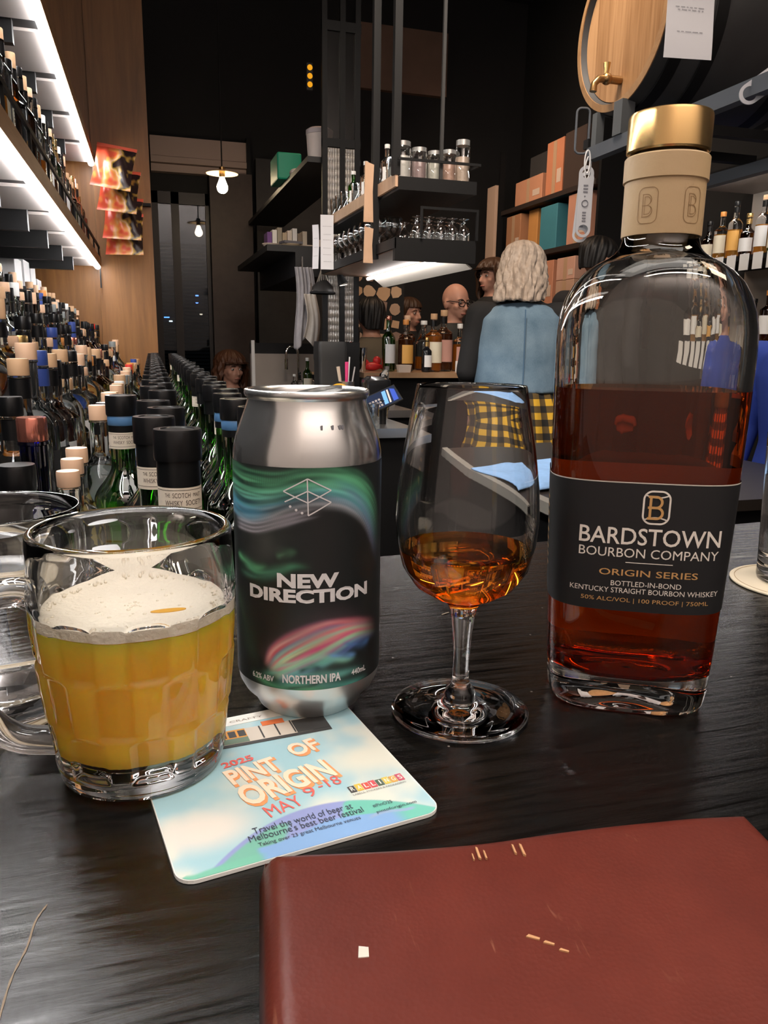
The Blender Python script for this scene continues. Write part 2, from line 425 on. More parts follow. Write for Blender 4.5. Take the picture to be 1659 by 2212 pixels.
for ti in range(6):
    y = max(.70, abs(TX[ti])/.20)+.02*ti; k = 0
    if ti == 0: y = 1.16
    if ti == 1: y = 1.04
    if ti > 1: y = max(y, .98)
    while y < 3.92:
        if ti == 5 and y > 3.15: break
        sh = pick(['tall', 'squat', 'square', 'slim', 'jug', 'small'], [4, 2, 4, 3, 1, 1 if ti < 3 else 0] if ti else [4, 0, 0, 3, 0, 2])
        gl = pick(list(GW), [18, 1, 1.2, .4, .6, 1]); cp = pick(list(CW), [6, 5, 5, 1.2, 1.2, .6, .4, .8, .8, .3])
        lq = pick([None, 'amber', 'gold', 'dark', 'pale'], [5, 3, 2, .5, 1]) if gl == 'clear' else None
        pp = pick([None, 'cream', 'white', 'black', 'blue', 'red', 'orange'], [4, 2, 3, 1, .7, .4, .5])
        r = SHAPE[sh][0]; y += r
        H = SHAPE[sh][4]; cap_top = TZ[ti]+H
        sc = min(1., (.285 if ti < 5 else .26)/H)*random.uniform(.93, 1.)
        bottle('%s bottle with %s, %s from the front on the %s' % (GW[gl], CW[cp], ORD[k], ROW[ti]), (lx(TX[ti], y)+random.uniform(-.004, .004), y, TZ[ti]),
               sh, gl, cp, lq, random.choice([.3, .5, .7, .85]), pp, random.uniform(-.5, .5), 'bottles on the '+ROW[ti], sc)
        y += r+random.uniform(.004, .012); k += 1
# first ones of the lowest step, as they stand next to the bar
def special(label, x, y, ztop, shape, glass, cap, liq=None, paper=None, scale=1., fill=.6, z=.8502):
    bottle(label, (x, y, z), shape, glass, cap, liq, fill, paper, 0., 'bottles beside the bar end', scale*(ztop-z)/SHAPE[shape][4])
special('deep blue bottle with shiny copper cap left of the green bottles', -.108, .815, 1.142, 'tall', 'blue', 'copper')
special('bottle with ribbed black cap nearest the left frame edge', -.112, .660, 1.086, 'small', 'black', 'black')
special('dark bottle with black and gold cap behind the ribbed black cap', -.113, .736, 1.108, 'small', 'black', 'black')
special('clear bottle with pale wood cap, nearest of three in line', -.085, .880, 1.078, 'mini', 'clear', 'wood', 'pale')
special('clear bottle with pale wood cap, middle one of three in line', -.085, .935, 1.083, 'mini', 'clear', 'wood', 'pale')
special('clear bottle with wide pale wood cap, farthest of three in line', -.084, .990, 1.088, 'mini', 'clear', 'wood', 'pale', None, 1.)
special('short clear jar bottle with black lid just behind the beer mug', -.042, .652, 1.046, 'squat', 'clear', 'black')
special('clear bottle with tall black cap just behind the blue bottle', -.1515, .985, 1.150, 'square', 'clear', 'black', 'amber', 'cream', z=.9252)

# wine-dark, rail bottles on the lower wall shelf
k = 0
for row, x0 in ((0, -.29), (1, -.385)):
    y = 1.35+row*.5; k = 0
    while y < 3.85:
        sh = pick(['tall', 'square', 'slim'], [3, 3, 2]); gl = pick(['clear', 'green', 'brown'], [8, 1, 1]); cp = pick(['tan', 'wood', 'black', 'gold', 'white'], [4, 3, 3, 1, 1])
        r = SHAPE[sh][0]; y += r
        bottle('%s bottle with %s, %s along the %s row of the wall shelf' % (GW[gl], CW[cp], ORD[k], ('front', 'rear')[row]), (lx(x0, y), y, 1.5745), sh, gl, cp,
               pick([None, 'amber', 'dark', 'gold'], [3, 2, 2, 1]) if gl == 'clear' else None, .6, pick([None, 'white', 'black', 'cream'], [2, 2, 1, 1]), random.uniform(-.4, .4), 'bottles on the lower wall shelf', .95)
        y += r+random.uniform(.006, .02); k += 1
# white cartons at the far end of the top step
for k, (x, y, wd, h, c) in enumerate(((-.515, 3.28, .16, .30, 'white'), (-.512, 3.47, .15, .31, 'white'), (-.512, 3.64, .14, .30, 'white'), (-.510, 3.80, .13, .26, 'white'))):
    o = MB().box(-.045, .045, -wd/2, wd/2, 0, h).build('spirit_carton', PAP[c], None, (lx(x, y), y, 1.2), False, rot=(0, 0, LROT))
    bevel(o, .002)
    tag(o, 'plain white spirit carton on the top bar step, %s of four from the front' % ORD[k], 'box', 'white cartons on the top step')
# ---- green bottles with black capsules and cream neck bands
M_band = mat('neck_band_paper', (.66, .58, .47), .65)
M_caps = mat('capsule_black', (.0045, .005, .0055), .33)
M_lidsheen = mat('capsule_top', (.006, .006, .0065), .28)
M_bluef = mat('capsule_blue_band', (.07, .17, .33), .4)
M_red_ink = mat('ink_dark', (.07, .05, .04), .7)
GP = [(0, .006), (.030, .0), (.0375, .004), (.038, .012), (.038, .172)]
for q in range(1, 9):
    a = q/8; GP.append((.038+(.0155-.038)*(a*a*(3-2*a)), .172+.043*a))
GP += [(.0155, .228), (.0155, .292), (0, .292)]
g_body = MB().lathe(GP, 28).mesh('green_body', GL['green'])
g_caps = MB().lathe([(.0157, .256), (.0167, .256), (.0168, .2575), (.0168, .277)], 28).mesh('capsule', M_caps)
g_top = MB().lathe([(.0150, .276), (.0182, .276), (.0186, .278), (.0186, .298), (.0180, .3), (.0135, .3), (.013, .2992), (0, .2992)], 28).mesh('cap', M_lidsheen)
g_blue = MB().lathe([(.0169, .264), (.0173, .2645), (.0173, .2755), (.0169, .276)], 28).mesh('blue_band', M_bluef)
g_band = MB().lathe([(.0157, .236), (.0167, .236), (.0167, .2558), (.0157, .2558)], 28).mesh('neck_band', M_band)
def cylmap(r, a0=-PI/2):
    return lambda x, y: (r*math.cos(a0+x/r), r*math.sin(a0+x/r), y)
tb = MB(); fmap = cylmap(.01685)
put_text(tb, 'THE', -.0100, .2500, .0046, .0030, fmap, 0.); put_text(tb, 'SCOTCH', .0012, .2500, .0140, .0038, fmap, 0.); put_text(tb, 'MALT', .0145, .2500, .0075, .0030, fmap, 0.)
put_text(tb, 'WHISKY', -.0052, .2440, .0142, .0040, fmap, 0.); put_text(tb, 'SOCIETY', .0118, .2440, .0150, .0040, fmap, 0.)
for z in (.2388, .2540): tb.strip2d([(x, z) for x in np.linspace(-.022, .022, 14)], .0004, fmap)
g_text = tb.mesh('lettering', M_red_ink, False)
def malt(x, y, label, blue, rz=0., detail=True, z=.8502):
    t = thing('whisky_bottle', label, 'bottle', (x, y, z), rz, 'green whisky bottles in a double file')
    b = link('glass_body', g_body, t); link('capsule', g_caps, t); link('cap', g_top, t)
    if detail:
        nb = link('neck_band', g_band, t); link('lettering', g_text, nb)
    if blue: link('blue_band', g_blue, t)['label'] = 'blue band on the capsule'
    return t
ya = [.618, .722, .815, .908]+[1.088+.093*k for k in range(31)]
for k, y in enumerate(ya):
    x = .0215 if k == 0 else (.004 if k % 2 else .016)+.0095*(y-.6)
    malt(x, y, 'green bottle with black capsule, %s from the front in the left file' % ORD[k], False, math.radians(-2) if k < 2 else random.uniform(-.6, .6), k < 3 or k % 4 == 1)
yb = [.815]+[.925+.096*k for k in range(31)]
for k, y in enumerate(yb):
    x = [.108, .100, .100][k] if k < 3 else .096+.008*(k % 2)+.0095*(y-.8)
    malt(x, y, 'green bottle with black capsule, %s from the front in the right file' % ORD[k], k < 3, random.uniform(-.6, .6), k % 5 == 3)
malt(-.030, .997, 'green bottle with blue-banded capsule standing left of the left file', True)

# ------------------------------------------------------------------ the bar top
def bar_material():
    m, n, l, b = newmat('black_stained_bar_wood')
    tc = n.new('ShaderNodeTexCoord')
    mp = n.new('ShaderNodeMapping'); mp.inputs['Scale'].default_value = (6, 70, 6); mp.inputs['Rotation'].default_value = (0, 0, .1)
    g = n.new('ShaderNodeTexNoise'); g.inputs['Scale'].default_value = 2.2; g.inputs['Detail'].default_value = 9; g.inputs['Roughness'].default_value = .7; g.inputs['Distortion'].default_value = 1.2
    l.new(tc.outputs['Object'], mp.inputs['Vector']); l.new(mp.outputs[0], g.inputs['Vector'])
    cr = n.new('ShaderNodeValToRGB'); cr.color_ramp.elements[0].color = (.0018, .0017, .0017, 1); cr.color_ramp.elements[1].color = (.009, .008, .0072, 1)
    cr.color_ramp.elements[0].position = .35; cr.color_ramp.elements[1].position = .75
    l.new(g.outputs['Fac'], cr.inputs['Fac'])
    # dust specks and nicks
    v = n.new('ShaderNodeTexVoronoi'); v.inputs['Scale'].default_value = 95; v.inputs['Randomness'].default_value = 1
    lt = n.new('ShaderNodeMath'); lt.operation = 'LESS_THAN'; lt.inputs[1].default_value = .055
    l.new(tc.outputs['Object'], v.inputs['Vector']); l.new(v.outputs['Distance'], lt.inputs[0])
    nz = n.new('ShaderNodeTexNoise'); nz.inputs['Scale'].default_value = 23; l.new(tc.outputs['Object'], nz.inputs['Vector'])
    gt = n.new('ShaderNodeMath'); gt.operation = 'GREATER_THAN'; gt.inputs[1].default_value = .60; l.new(nz.outputs['Fac'], gt.inputs[0])
    mu = n.new('ShaderNodeMath'); mu.operation = 'MULTIPLY'; l.new(lt.outputs[0], mu.inputs[0]); l.new(gt.outputs[0], mu.inputs[1])
    mx = n.new('ShaderNodeMix'); mx.data_type = 'RGBA'; mx.inputs['B'].default_value = (.16, .14, .12, 1)
    l.new(mu.outputs[0], mx.inputs['Factor']); l.new(cr.outputs['Color'], mx.inputs['A']); l.new(mx.outputs['Result'], b.inputs['Base Color'])
    rr = n.new('ShaderNodeMapRange'); rr.inputs['To Min'].default_value = .045; rr.inputs['To Max'].default_value = .14
    n2 = n.new('ShaderNodeTexNoise'); n2.inputs['Scale'].default_value = 9; n2.inputs['Detail'].default_value = 6
    l.new(tc.outputs['Object'], n2.inputs['Vector']); l.new(n2.outputs['Fac'], rr.inputs['Value']); l.new(rr.outputs['Result'], b.inputs['Roughness'])
    b.inputs['Specular IOR Level'].default_value = .55
    bp = n.new('ShaderNodeBump'); bp.inputs['Strength'].default_value = .25; bp.inputs['Distance'].default_value = .0012
    n3 = n.new('ShaderNodeTexNoise'); n3.inputs['Scale'].default_value = 60; n3.inputs['Detail'].default_value = 4
    ad = n.new('ShaderNodeMath'); ad.operation = 'MULTIPLY_ADD'; ad.inputs[1].default_value = .25
    l.new(tc.outputs['Object'], n3.inputs['Vector']); l.new(n3.outputs['Fac'], ad.inputs[0]); l.new(g.outputs['Fac'], ad.inputs[2])
    l.new(ad.outputs[0], bp.inputs['Height']); l.new(bp.outputs[0], b.inputs['Normal'])
    return m
t = thing('bar_counter', 'black stained wooden bar holding the drinks and the leather folder', 'counter', (0, 0, 0))
M_bar = bar_material()
E0 = .5596; ES = .0715                               # far edge of the bar: y = E0 + ES*x
pts = [(-.62, -.12), (1.4, -.12), (1.4, E0+ES*1.4), (-.62, E0-ES*.62)]
mb = MB(); mb.rings([[(x, y, 1.008) for x, y in pts], [(x, y, TABLE) for x, y in pts]])
o = mb.build('worktop', M_bar, t, smooth=False); bevel(o, .003)
MB().box(-.6, 1.38, .0, .05, 0, 1.0078).build('front_panel', M_dark, t, smooth=False)
def scratch(name, label, P, wd):
    mb = MB(); P = catmull(P, 24); ws = [wd*(.35+.65*abs(math.sin(i*1.7))) for i in range(24)]
    for i in range(23):
        d = P[i+1]-P[i]; nn = np.array([-d[1], d[0]])/np.linalg.norm(d)
        a, b, c, e = P[i]+nn*ws[i]/2, P[i]-nn*ws[i]/2, P[i+1]-nn*ws[i+1]/2, P[i+1]+nn*ws[i+1]/2
        mb.add([(*q, TABLE+.0002) for q in (a, b, c, e)], [(0, 1, 2, 3)])
    o = mb.build(name, mat('raw_scratch', (.20, .15, .10), .6), t, smooth=False); o['label'] = label
scratch('scratch', 'long pale scratch in the bar top', [(-.0365, .2225), (-.0390, .2160), (-.0400, .206), (-.0425, .195), (-.0435, .181), (-.0440, .172)], .0007)
scratch('scratch', 'short pale nick in the bar top', [(.172, .43), (.178, .433)], .0012)

# ------------------------------------------------------------------ beer mat
CW_, CH_ = .0955, .1015
coaster = thing('beer_mat', 'printed square beer mat under the can and the beer mug', 'coaster', (.0414, .2759, TABLE+.0002), math.radians(8.69))
def rrect(hx, hy, r, n=6):
    out = []
    for cx, cy, a0 in ((hx-r, hy-r, 0), (-hx+r, hy-r, PI/2), (-hx+r, -hy+r, PI), (hx-r, -hy+r, 1.5*PI)):
        for k in range(n+1):
            a = a0+PI/2*k/n; out.append((cx+r*math.cos(a), cy+r*math.sin(a)))
    return out
rr_ = rrect(CW_/2, CH_/2, .0065)
MB().rings([[(x, y, 0) for x, y in rr_], [(x, y, .0013) for x, y in rr_]]).build('board', mat('mat_board', (.78, .78, .74), .7), coaster, smooth=False)
# printed face: coloured mesh
NX, NY = 190, 200
gx = np.linspace(-1, 1, NX); gy = np.linspace(-1, 1, NY)
X, Y = np.meshgrid(gx, gy)
def smooth01(a, b, x): t = np.clip((x-a)/(b-a), 0, 1); return t*t*(3-2*t)
def blend(C, col, a): return C*(1-a[..., None])+np.array(col)*a[..., None]
def vnoise(X, Y, s, seed):
    r = np.random.default_rng(seed); G = r.random((64, 64))
    x = (X*s) % 63; y = (Y*s) % 63; i = x.astype(int); j = y.astype(int); u = x-i; v = y-j; u = u*u*(3-2*u); v = v*v*(3-2*v)
    return (G[i, j]*(1-u)+G[i+1, j]*u)*(1-v)+(G[i, j+1]*(1-u)+G[i+1, j+1]*u)*v
sky = np.zeros((NY, NX, 3))+np.array([.42, .68, .76])
nz = .6*vnoise(X+3, Y+3, 2.2, 1)+.3*vnoise(X+3, Y+3, 5, 2)+.1*vnoise(X+3, Y+3, 11, 3)
C = blend(sky, (.80, .83, .74), smooth01(.42, .75, nz-.18*Y))
C = blend(C, (.85, .86, .74), smooth01(.55, .1, np.hypot((X-.80)*1.0, (Y+.12)*1.7)))
C = blend(C, (.86, .83, .76), smooth01(.50, .1, np.hypot((X+.72)*.9, (Y+.52)*1.5)))
hill = -.575-.50*(X-.10)**2                               # top of the round hill
h = smooth01(-.01, .01, hill-Y)
C = blend(C, (.33, .39, .72), h)
land = smooth01(-.012, .012, (-.60-.30*(X-.62)**2-.01*np.sin(9*X))-Y)*smooth01(-.02, .02, X-.28-.5*(Y+.75))
C = blend(C, (.20, .62, .50), land*h)
land2 = smooth01(-.012, .012, (-.70-.06*np.abs(X+.2)-.02*np.sin(8*X))-Y)*smooth01(.03, -.03, X+.22-.9*(Y+.8)+.05*np.sin(9*Y))
C = blend(C, (.22, .55, .44), np.clip(land2, 0, 1)*smooth01(-.02, .02, (-.62-.5*(X-.1)**2)-Y))
riv = smooth01(-.01, .01, (-.80-.10*np.abs(X-.1)+.03*np.sin(6*X))-Y)
C = blend(C, (.27, .47, .80), riv*smooth01(-.45, -.40, X)*smooth01(.75, .6, X)*h)
C = blend(C, (.36, .50, .72), smooth01(.022, .010, np.abs(Y+.87-.02*np.sin(14*X)))*smooth01(.42, .5, X)*smooth01(.85, .78, X))
C = C*1.0; C = blend(C, (.22, .60, .45), smooth01(-.01, .02, (-.86-.2*(X+.75)**2+.1*X)-Y)*smooth01(-.35, -.5, X))
def art_mesh(name, P, C, material, NX, NY):
    """grid of points P[NY,NX,3] with colours C"""
    me = bpy.data.meshes.new(name)
    idx = np.arange(NX*NY).reshape(NY, NX)
    q = np.stack([idx[:-1, :-1], idx[:-1, 1:], idx[1:, 1:], idx[1:, :-1]], -1).reshape(-1, 4)
    me.from_pydata(P.reshape(-1, 3).tolist(), [], q.tolist()); me.update()
    a = me.color_attributes.new('art', 'FLOAT_COLOR', 'POINT')
    cc = np.ones((NX*NY, 4), np.float32); cc[:, :3] = np.clip(C.reshape(-1, 3), 0, 1)
    a.data.foreach_set('color', cc.ravel())
    me.polygons.foreach_set('use_smooth', [True]*len(me.polygons))
    me.materials.append(material)
    return me
# squeeze the grid into the rounded outline
hx, hy, rc = CW_/2-.0003, CH_/2-.0003, .0063
PX = X*hx; PY = Y*hy
ax = np.abs(PX)-(hx-rc); ay = np.abs(PY)-(hy-rc); cor = (ax > 0) & (ay > 0); ln = np.hypot(ax, ay)+1e-9; mxx = np.maximum(ax, ay)
sc_ = np.where(cor, mxx/ln, 1)
PX = np.where(cor, np.sign(PX)*((hx-rc)+ax*sc_), PX); PY = np.where(cor, np.sign(PY)*((hy-rc)+ay*sc_), PY)
face = link('printed_face', art_mesh('printed_face', np.stack([PX, PY, np.full_like(PX, .00145)], -1), C*.84, vcol_mat('mat_print', .5, .3), NX, NY), coaster)
def flat(z): return lambda x, y: (x, y, z)
def cprint(name, col, items, z=.0017, bold=.02):
    mb = MB()
    for s, cx, cy_, wd, ht, *r in items: put_text(mb, s, cx, cy_, wd, ht, flat(z), bold, 0, r[0] if r else 0)
    return mb.build(name, mat('ink_'+name, col, .6), face, smooth=False)
RT = .0
RT = math.radians(9.6)
cprint('title_shadow', (.80, .33, .13), [('PINT', -.0074, .0019, .0222, .0118, RT), ('OF', .0168, .0108, .0135, .0108, RT), ('ORIGIN', .0022, -.0113, .0395, .0150, RT)], .00160, .035)
cprint('title', (.88, .72, .55), [('PINT', -.0082, .0031, .0212, .0110, RT), ('OF', .0160, .0120, .0130, .0100, RT), ('ORIGIN', .0014, -.0100, .0385, .0142, RT)], .00175, .03)
cprint('year', (.78, .14, .12), [('2025', -.0119, .0120, .0132, .0044, RT*.8)], .0017, .03)
cprint('date', (.78, .14, .12), [('MAY', -.0046, -.0246, .0142, .0070, RT*1.2), ('9', .0073, -.0200, .0042, .0066, RT), ('-18', .0160, -.0170, .0096, .0062, RT*.6)], .0017, 0.)
cprint('blurb', (.05, .06, .09), [('Travel the world of beer at', -.0004, -.0346, .0372, .0036), ("Melbourne's best beer festival", -.0003, -.0383, .0425, .0036), ('Taking over 23 great Melbourne venues', -.0006, -.0428, .0375, .0026), ('#PinO25', .0290, -.0384, .0078, .0020), ('pintoforigin.com', .0330, -.0423, .0162, .0021)], .0017, 0.)
cprint('sponsor_line', (.2, .2, .2), [('LABELS, STICKERS & PACKAGING', .0325, -.0289, .0222, .0012)], .0017, .0)
for k, (ch, c) in enumerate(zip('RALLINGS', ((.07, .07, .07), (.75, .50, .08), (.65, .10, .08), (.65, .10, .12), (.10, .14, .10), (.72, .55, .1), (.75, .40, .10), (.55, .10, .15)))):
    x = .0226+.0029*k; MB().box(x-.0013, x+.0013, -.0272, -.0230+.0004*(k % 2), .0015, .00165).build('logo_tile', mat('tile%d' % k, c, .6), face, smooth=False)
cprint('sponsor_name', (.9, .88, .8), [(ch, .0226+.0029*k, -.0251, .0015 if ch != 'I' else .0005, .0027) for k, ch in enumerate('RALLINGS')], .0018, .01)
# tram drawn along the top edge and the white band with the brewery name
MB().box(-.044, .044, .0425, .0502, .0015, .0016).build('white_band', mat('band_white', (.85, .84, .78), .6), face, smooth=False)
cprint('band_text', (.25, .2, .15), [('CRAFTY', .0010, .0453, .0150, .0017)], .0018, .0)
TMt = Matrix.Rotation(math.radians(-3), 4, 'Z')
mb = MB(); mb.box(-.030, .024, .0255, .0375, .0015, .00162, TMt); mb.build('tram_body', mat('tram_cream', (.62, .56, .48), .6), face, smooth=False)
mb = MB(); mb.box(-.030, -.004, .0262, .0375, .0016, .00168, TMt); mb.build('tram_orange', mat('tram_orange', (.75, .33, .06), .6), face, smooth=False)
mb = MB()
for k in range(6): mb.box(-.0285+.0042*k, -.0253+.0042*k, .0310, .0362, .0017, .00174, TMt)
for k in range(3): mb.box(.002+.007*k, .0027+.007*k, .0262, .0372, .0017, .00174, TMt)
mb.box(-.030, .032, .0232, .0254, .0016, .0017, TMt); mb.box(.017, .032, .0256, .0368, .0016, .0017, TMt)
mb.build('tram_windows', mat('tram_dark', (.05, .05, .05), .6), face, smooth=False)
mb = MB(); mb.box(-.026, -.004, .0258, .0300, .0017, .00175, TMt); mb.build('tram_green', mat('tram_green', (.15, .22, .16), .6), face, smooth=False)
mb = MB(); mb.box(.004, .014, .0365, .0405, .0017, .0018, TMt); mb.build('tram_roof', mat('tram_red', (.7, .17, .05), .6), face, smooth=False)

# ------------------------------------------------------------------ leather folder
def leather():
    m, n, l, b = newmat('worn_red_leather')
    tc = n.new('ShaderNodeTexCoord')
    n1 = n.new('ShaderNodeTexNoise'); n1.inputs['Scale'].default_value = 16; n1.inputs['Detail'].default_value = 8; n1.inputs['Roughness'].default_value = .65
    cr = n.new('ShaderNodeValToRGB'); cr.color_ramp.elements[0].position = .3; cr.color_ramp.elements[1].position = .75
    cr.color_ramp.elements[0].color = (.082, .0125, .0075, 1); cr.color_ramp.elements[1].color = (.135, .023, .0135, 1)
    # fine pores
    v = n.new('ShaderNodeTexVoronoi'); v.inputs['Scale'].default_value = 700
    n2 = n.new('ShaderNodeTexNoise'); n2.inputs['Scale'].default_value = 260; n2.inputs['Detail'].default_value = 6
    # scuffs: thin stretched noise
    mp = n.new('ShaderNodeMapping'); mp.inputs['Scale'].default_value = (190, 26, 60); mp.inputs['Rotation'].default_value = (0, 0, .5)
    n3 = n.new('ShaderNodeTexNoise'); n3.inputs['Scale'].default_value = 1; n3.inputs['Detail'].default_value = 3; n3.inputs['Distortion'].default_value = 1.5
    c3 = n.new('ShaderNodeValToRGB'); c3.color_ramp.elements[0].position = .70; c3.color_ramp.elements[1].position = .80
    mx = n.new('ShaderNodeMix'); mx.data_type = 'RGBA'; mx.inputs['B'].default_value = (.33, .13, .075, 1)
    sc = n.new('ShaderNodeMath'); sc.operation = 'MULTIPLY'; sc.inputs[1].default_value = .55
    for q in (n1, v, n2): l.new(tc.outputs['Object'], q.inputs['Vector'])
    l.new(tc.outputs['Object'], mp.inputs['Vector']); l.new(mp.outputs[0], n3.inputs['Vector'])
    l.new(n1.outputs['Fac'], cr.inputs['Fac']); l.new(n3.outputs['Fac'], c3.inputs['Fac']); l.new(c3.outputs['Color'], sc.inputs[0])
    l.new(sc.outputs[0], mx.inputs['Factor']); l.new(cr.outputs['Color'], mx.inputs['A']); l.new(mx.outputs['Result'], b.inputs['Base Color'])
    ad = n.new('ShaderNodeMath'); ad.operation = 'ADD'; l.new(v.outputs['Distance'], ad.inputs[0]); l.new(n2.outputs['Fac'], ad.inputs[1])
    bp = n.new('ShaderNodeBump'); bp.inputs['Strength'].default_value = .14; bp.inputs['Distance'].default_value = .0004
    l.new(ad.outputs[0], bp.inputs['Height']); l.new(bp.outputs[0], b.inputs['Normal'])
    b.inputs['Roughness'].default_value = .42; b.inputs['Specular IOR Level'].default_value = .38
    return m
M_lea = leather()
fold = thing('menu_folder', 'worn red-brown leather menu folder lying closed in the foreground', 'folder', (.0925, .0905, TABLE+.0002), math.radians(-8.0))
# cover: soft slab, spine rolled on the left side
BW, BL = .165, .222
NXB, NYB = 90, 110
u = np.linspace(0, 1, NXB); vv = np.linspace(0, 1, NYB)
Ub, Vb = np.meshgrid(u, vv)
xb = (Ub-.5)*BW; yb_ = (Vb-.5)*BL
dl = Ub*BW; dr_ = (1-Ub)*BW; dt = (1-Vb)*BL; db = Vb*BL
def edge(d, r): t = np.clip(d/r, 0, 1); return np.sqrt(np.clip(1-(1-t)**2, 0, 1))
hgt = .0122*edge(dl, .0085)
hgt = np.minimum(hgt, .0122*(.62+.38*edge(dt, .005)))*1.0
hgt = np.minimum(hgt, .0122*(.62+.38*edge(dr_, .005)))
hgt += .0005*vnoise(Ub*3+1, Vb*3+1, 3, 5)-.0009*smooth01(.03, 0, dt)*np.cos((Ub-.35)*6)
yb_ = yb_ - .0035*np.sin(PI*np.clip(Ub*1.05, 0, 1))*smooth01(.5, 1, Vb)*.0 + .0018*smooth01(.85, 1, Vb)*np.cos(Ub*9)*.4
me = bpy.data.meshes.new('cover')
idx = np.arange(NXB*NYB).reshape(NYB, NXB)
q = np.stack([idx[:-1, :-1], idx[:-1, 1:], idx[1:, 1:], idx[1:, :-1]], -1).reshape(-1, 4)
me.from_pydata(np.stack([xb, yb_, hgt], -1).reshape(-1, 3).tolist(), [], q.tolist()); me.update()
me.polygons.foreach_set('use_smooth', [True]*len(me.polygons)); me.materials.append(M_lea)
cov = link('cover', me, fold)
sd = cov.modifiers.new('thickness', 'SOLIDIFY'); sd.thickness = .0026; sd.offset = -1
MB().box(-BW/2+.004, BW/2-.004, -BL/2+.004, BL/2-.004, .002, .0068).build('pages', mat('menu_pages', (.6, .55, .45), .8), fold, smooth=False)
MB().box(-BW/2+.002, BW/2, -BL/2, BL/2, 0, .0022).build('back_cover', M_lea, fold, smooth=False)
def mark(name, lab, x, y, pts, m):
    mb = MB(); mb.rings([[(x+a, y+b, .0121) for a, b in pts], [(x+a, y+b, .01285) for a, b in pts]])
    o = mb.build(name, m, cov, smooth=False); o['label'] = lab
M_scuff = mat('scuff_tan', (.50, .26, .12), .7)
mark('paper_fleck', 'small whitish fleck stuck on the leather', -.0554, .0670, [(-.0016, -.0018), (.0012, -.0019), (.0015, .0013), (-.001, .002)], mat('fleck', (.6, .55, .48), .7))
for x, y, s in ((-.0148, .1015, 1), (-.0128, .1005, .7), (-.0030, .1018, .8), (-.0005, .1012, 1.0), (-.0168, .1000, .5)):
    mark('scuff', 'tan scuff worn through the leather', x, y, [(-.0004*s, -.0022*s), (.0003*s, -.0028*s), (.0005*s, .0024*s), (-.0001*s, .0030*s)], M_scuff)
for x, y, s in ((-.0095, .0655, 1), (-.006, .063, .8), (-.003, .060, .7)):
    mark('scuff', 'small flaking scuff in the leather', x, y, [(-.0020*s, .0006*s), (.0012*s, -.0010*s), (.0016*s, -.0004*s), (-.0010*s, .0013*s)], M_scuff)

# ------------------------------------------------------------------ beer can
CAN = (.0677, .3368, TABLE+.0017)
a_cam = math.atan2(-CAN[1], -CAN[0])                       # the printed front is turned to the photographer
can = thing('beer_can', 'silver beer can with dark aurora label standing on the beer mat', 'can', CAN, a_cam+PI/2)
M_alu = mat('can_aluminium', (.80, .80, .79), .17, .97)
M_alu2 = mat('can_lid_aluminium', (.74, .74, .73), .25, .97)
MB().lathe([(0, .006), (.016, .005), (.0205, .0012), (.0222, 0), (.0238, .0012), (.0262, .0058), (.0300, .0098), (.0323, .0142), (.033, .0185)], 72).build('base', mat('can_base_satin', (.80, .79, .78), .36, .95), can, sharp=60)
body = MB().lathe([(.033, .0185), (.033, .1160), (.0329, .1195), (.0322, .1235), (.0306, .1290), (.0287, .1340), (.0272, .1380), (.0263, .1408), (.0261, .1425)], 72).build('body', M_alu, can, sharp=60)
lid = MB().lathe([(.0262, .1422), (.0272, .1432), (.0275, .1445), (.0273, .1458), (.0267, .1463), (.0260, .1458), (.0256, .1440), (.0250, .1405), (.0243, .1392), (.0236, .1402), (.0225, .1408), (0, .1408)], 72).build('lid', M_alu2, can, sharp=60)
# pull tab, slightly raised
mb = MB(); tm = Matrix.Translation((.002, .002, .1442)) @ Matrix.Rotation(.35, 4, 'Z') @ Matrix.Rotation(-.16, 4, 'Y')
def ring_plate(mb, outer, inner, z0, z1, M):
    n = len(outer)
    mb.rings([[(x, y, z1) for x, y in outer], [(x, y, z1) for x, y in inner], [(x, y, z0) for x, y in inner], [(x, y, z0) for x, y in outer], [(x, y, z1) for x, y in outer]], False, False, True, M)
def ell(cx, cy, rx, ry, n=28): return [(cx+rx*math.cos(2*PI*k/n), cy+ry*math.sin(2*PI*k/n)) for k in range(n)]
ring_plate(mb, ell(.002, 0, .0125, .0082), ell(.005, 0, .0065, .0055), -.0007, .0009, tm)
mb.lathe([(0, -.001), (.0032, -.001), (.0032, .0012), (0, .0012)], 16, tm @ Matrix.Translation((-.0058, 0, 0)))
mb.build('tab', M_alu2, lid, sharp=50)
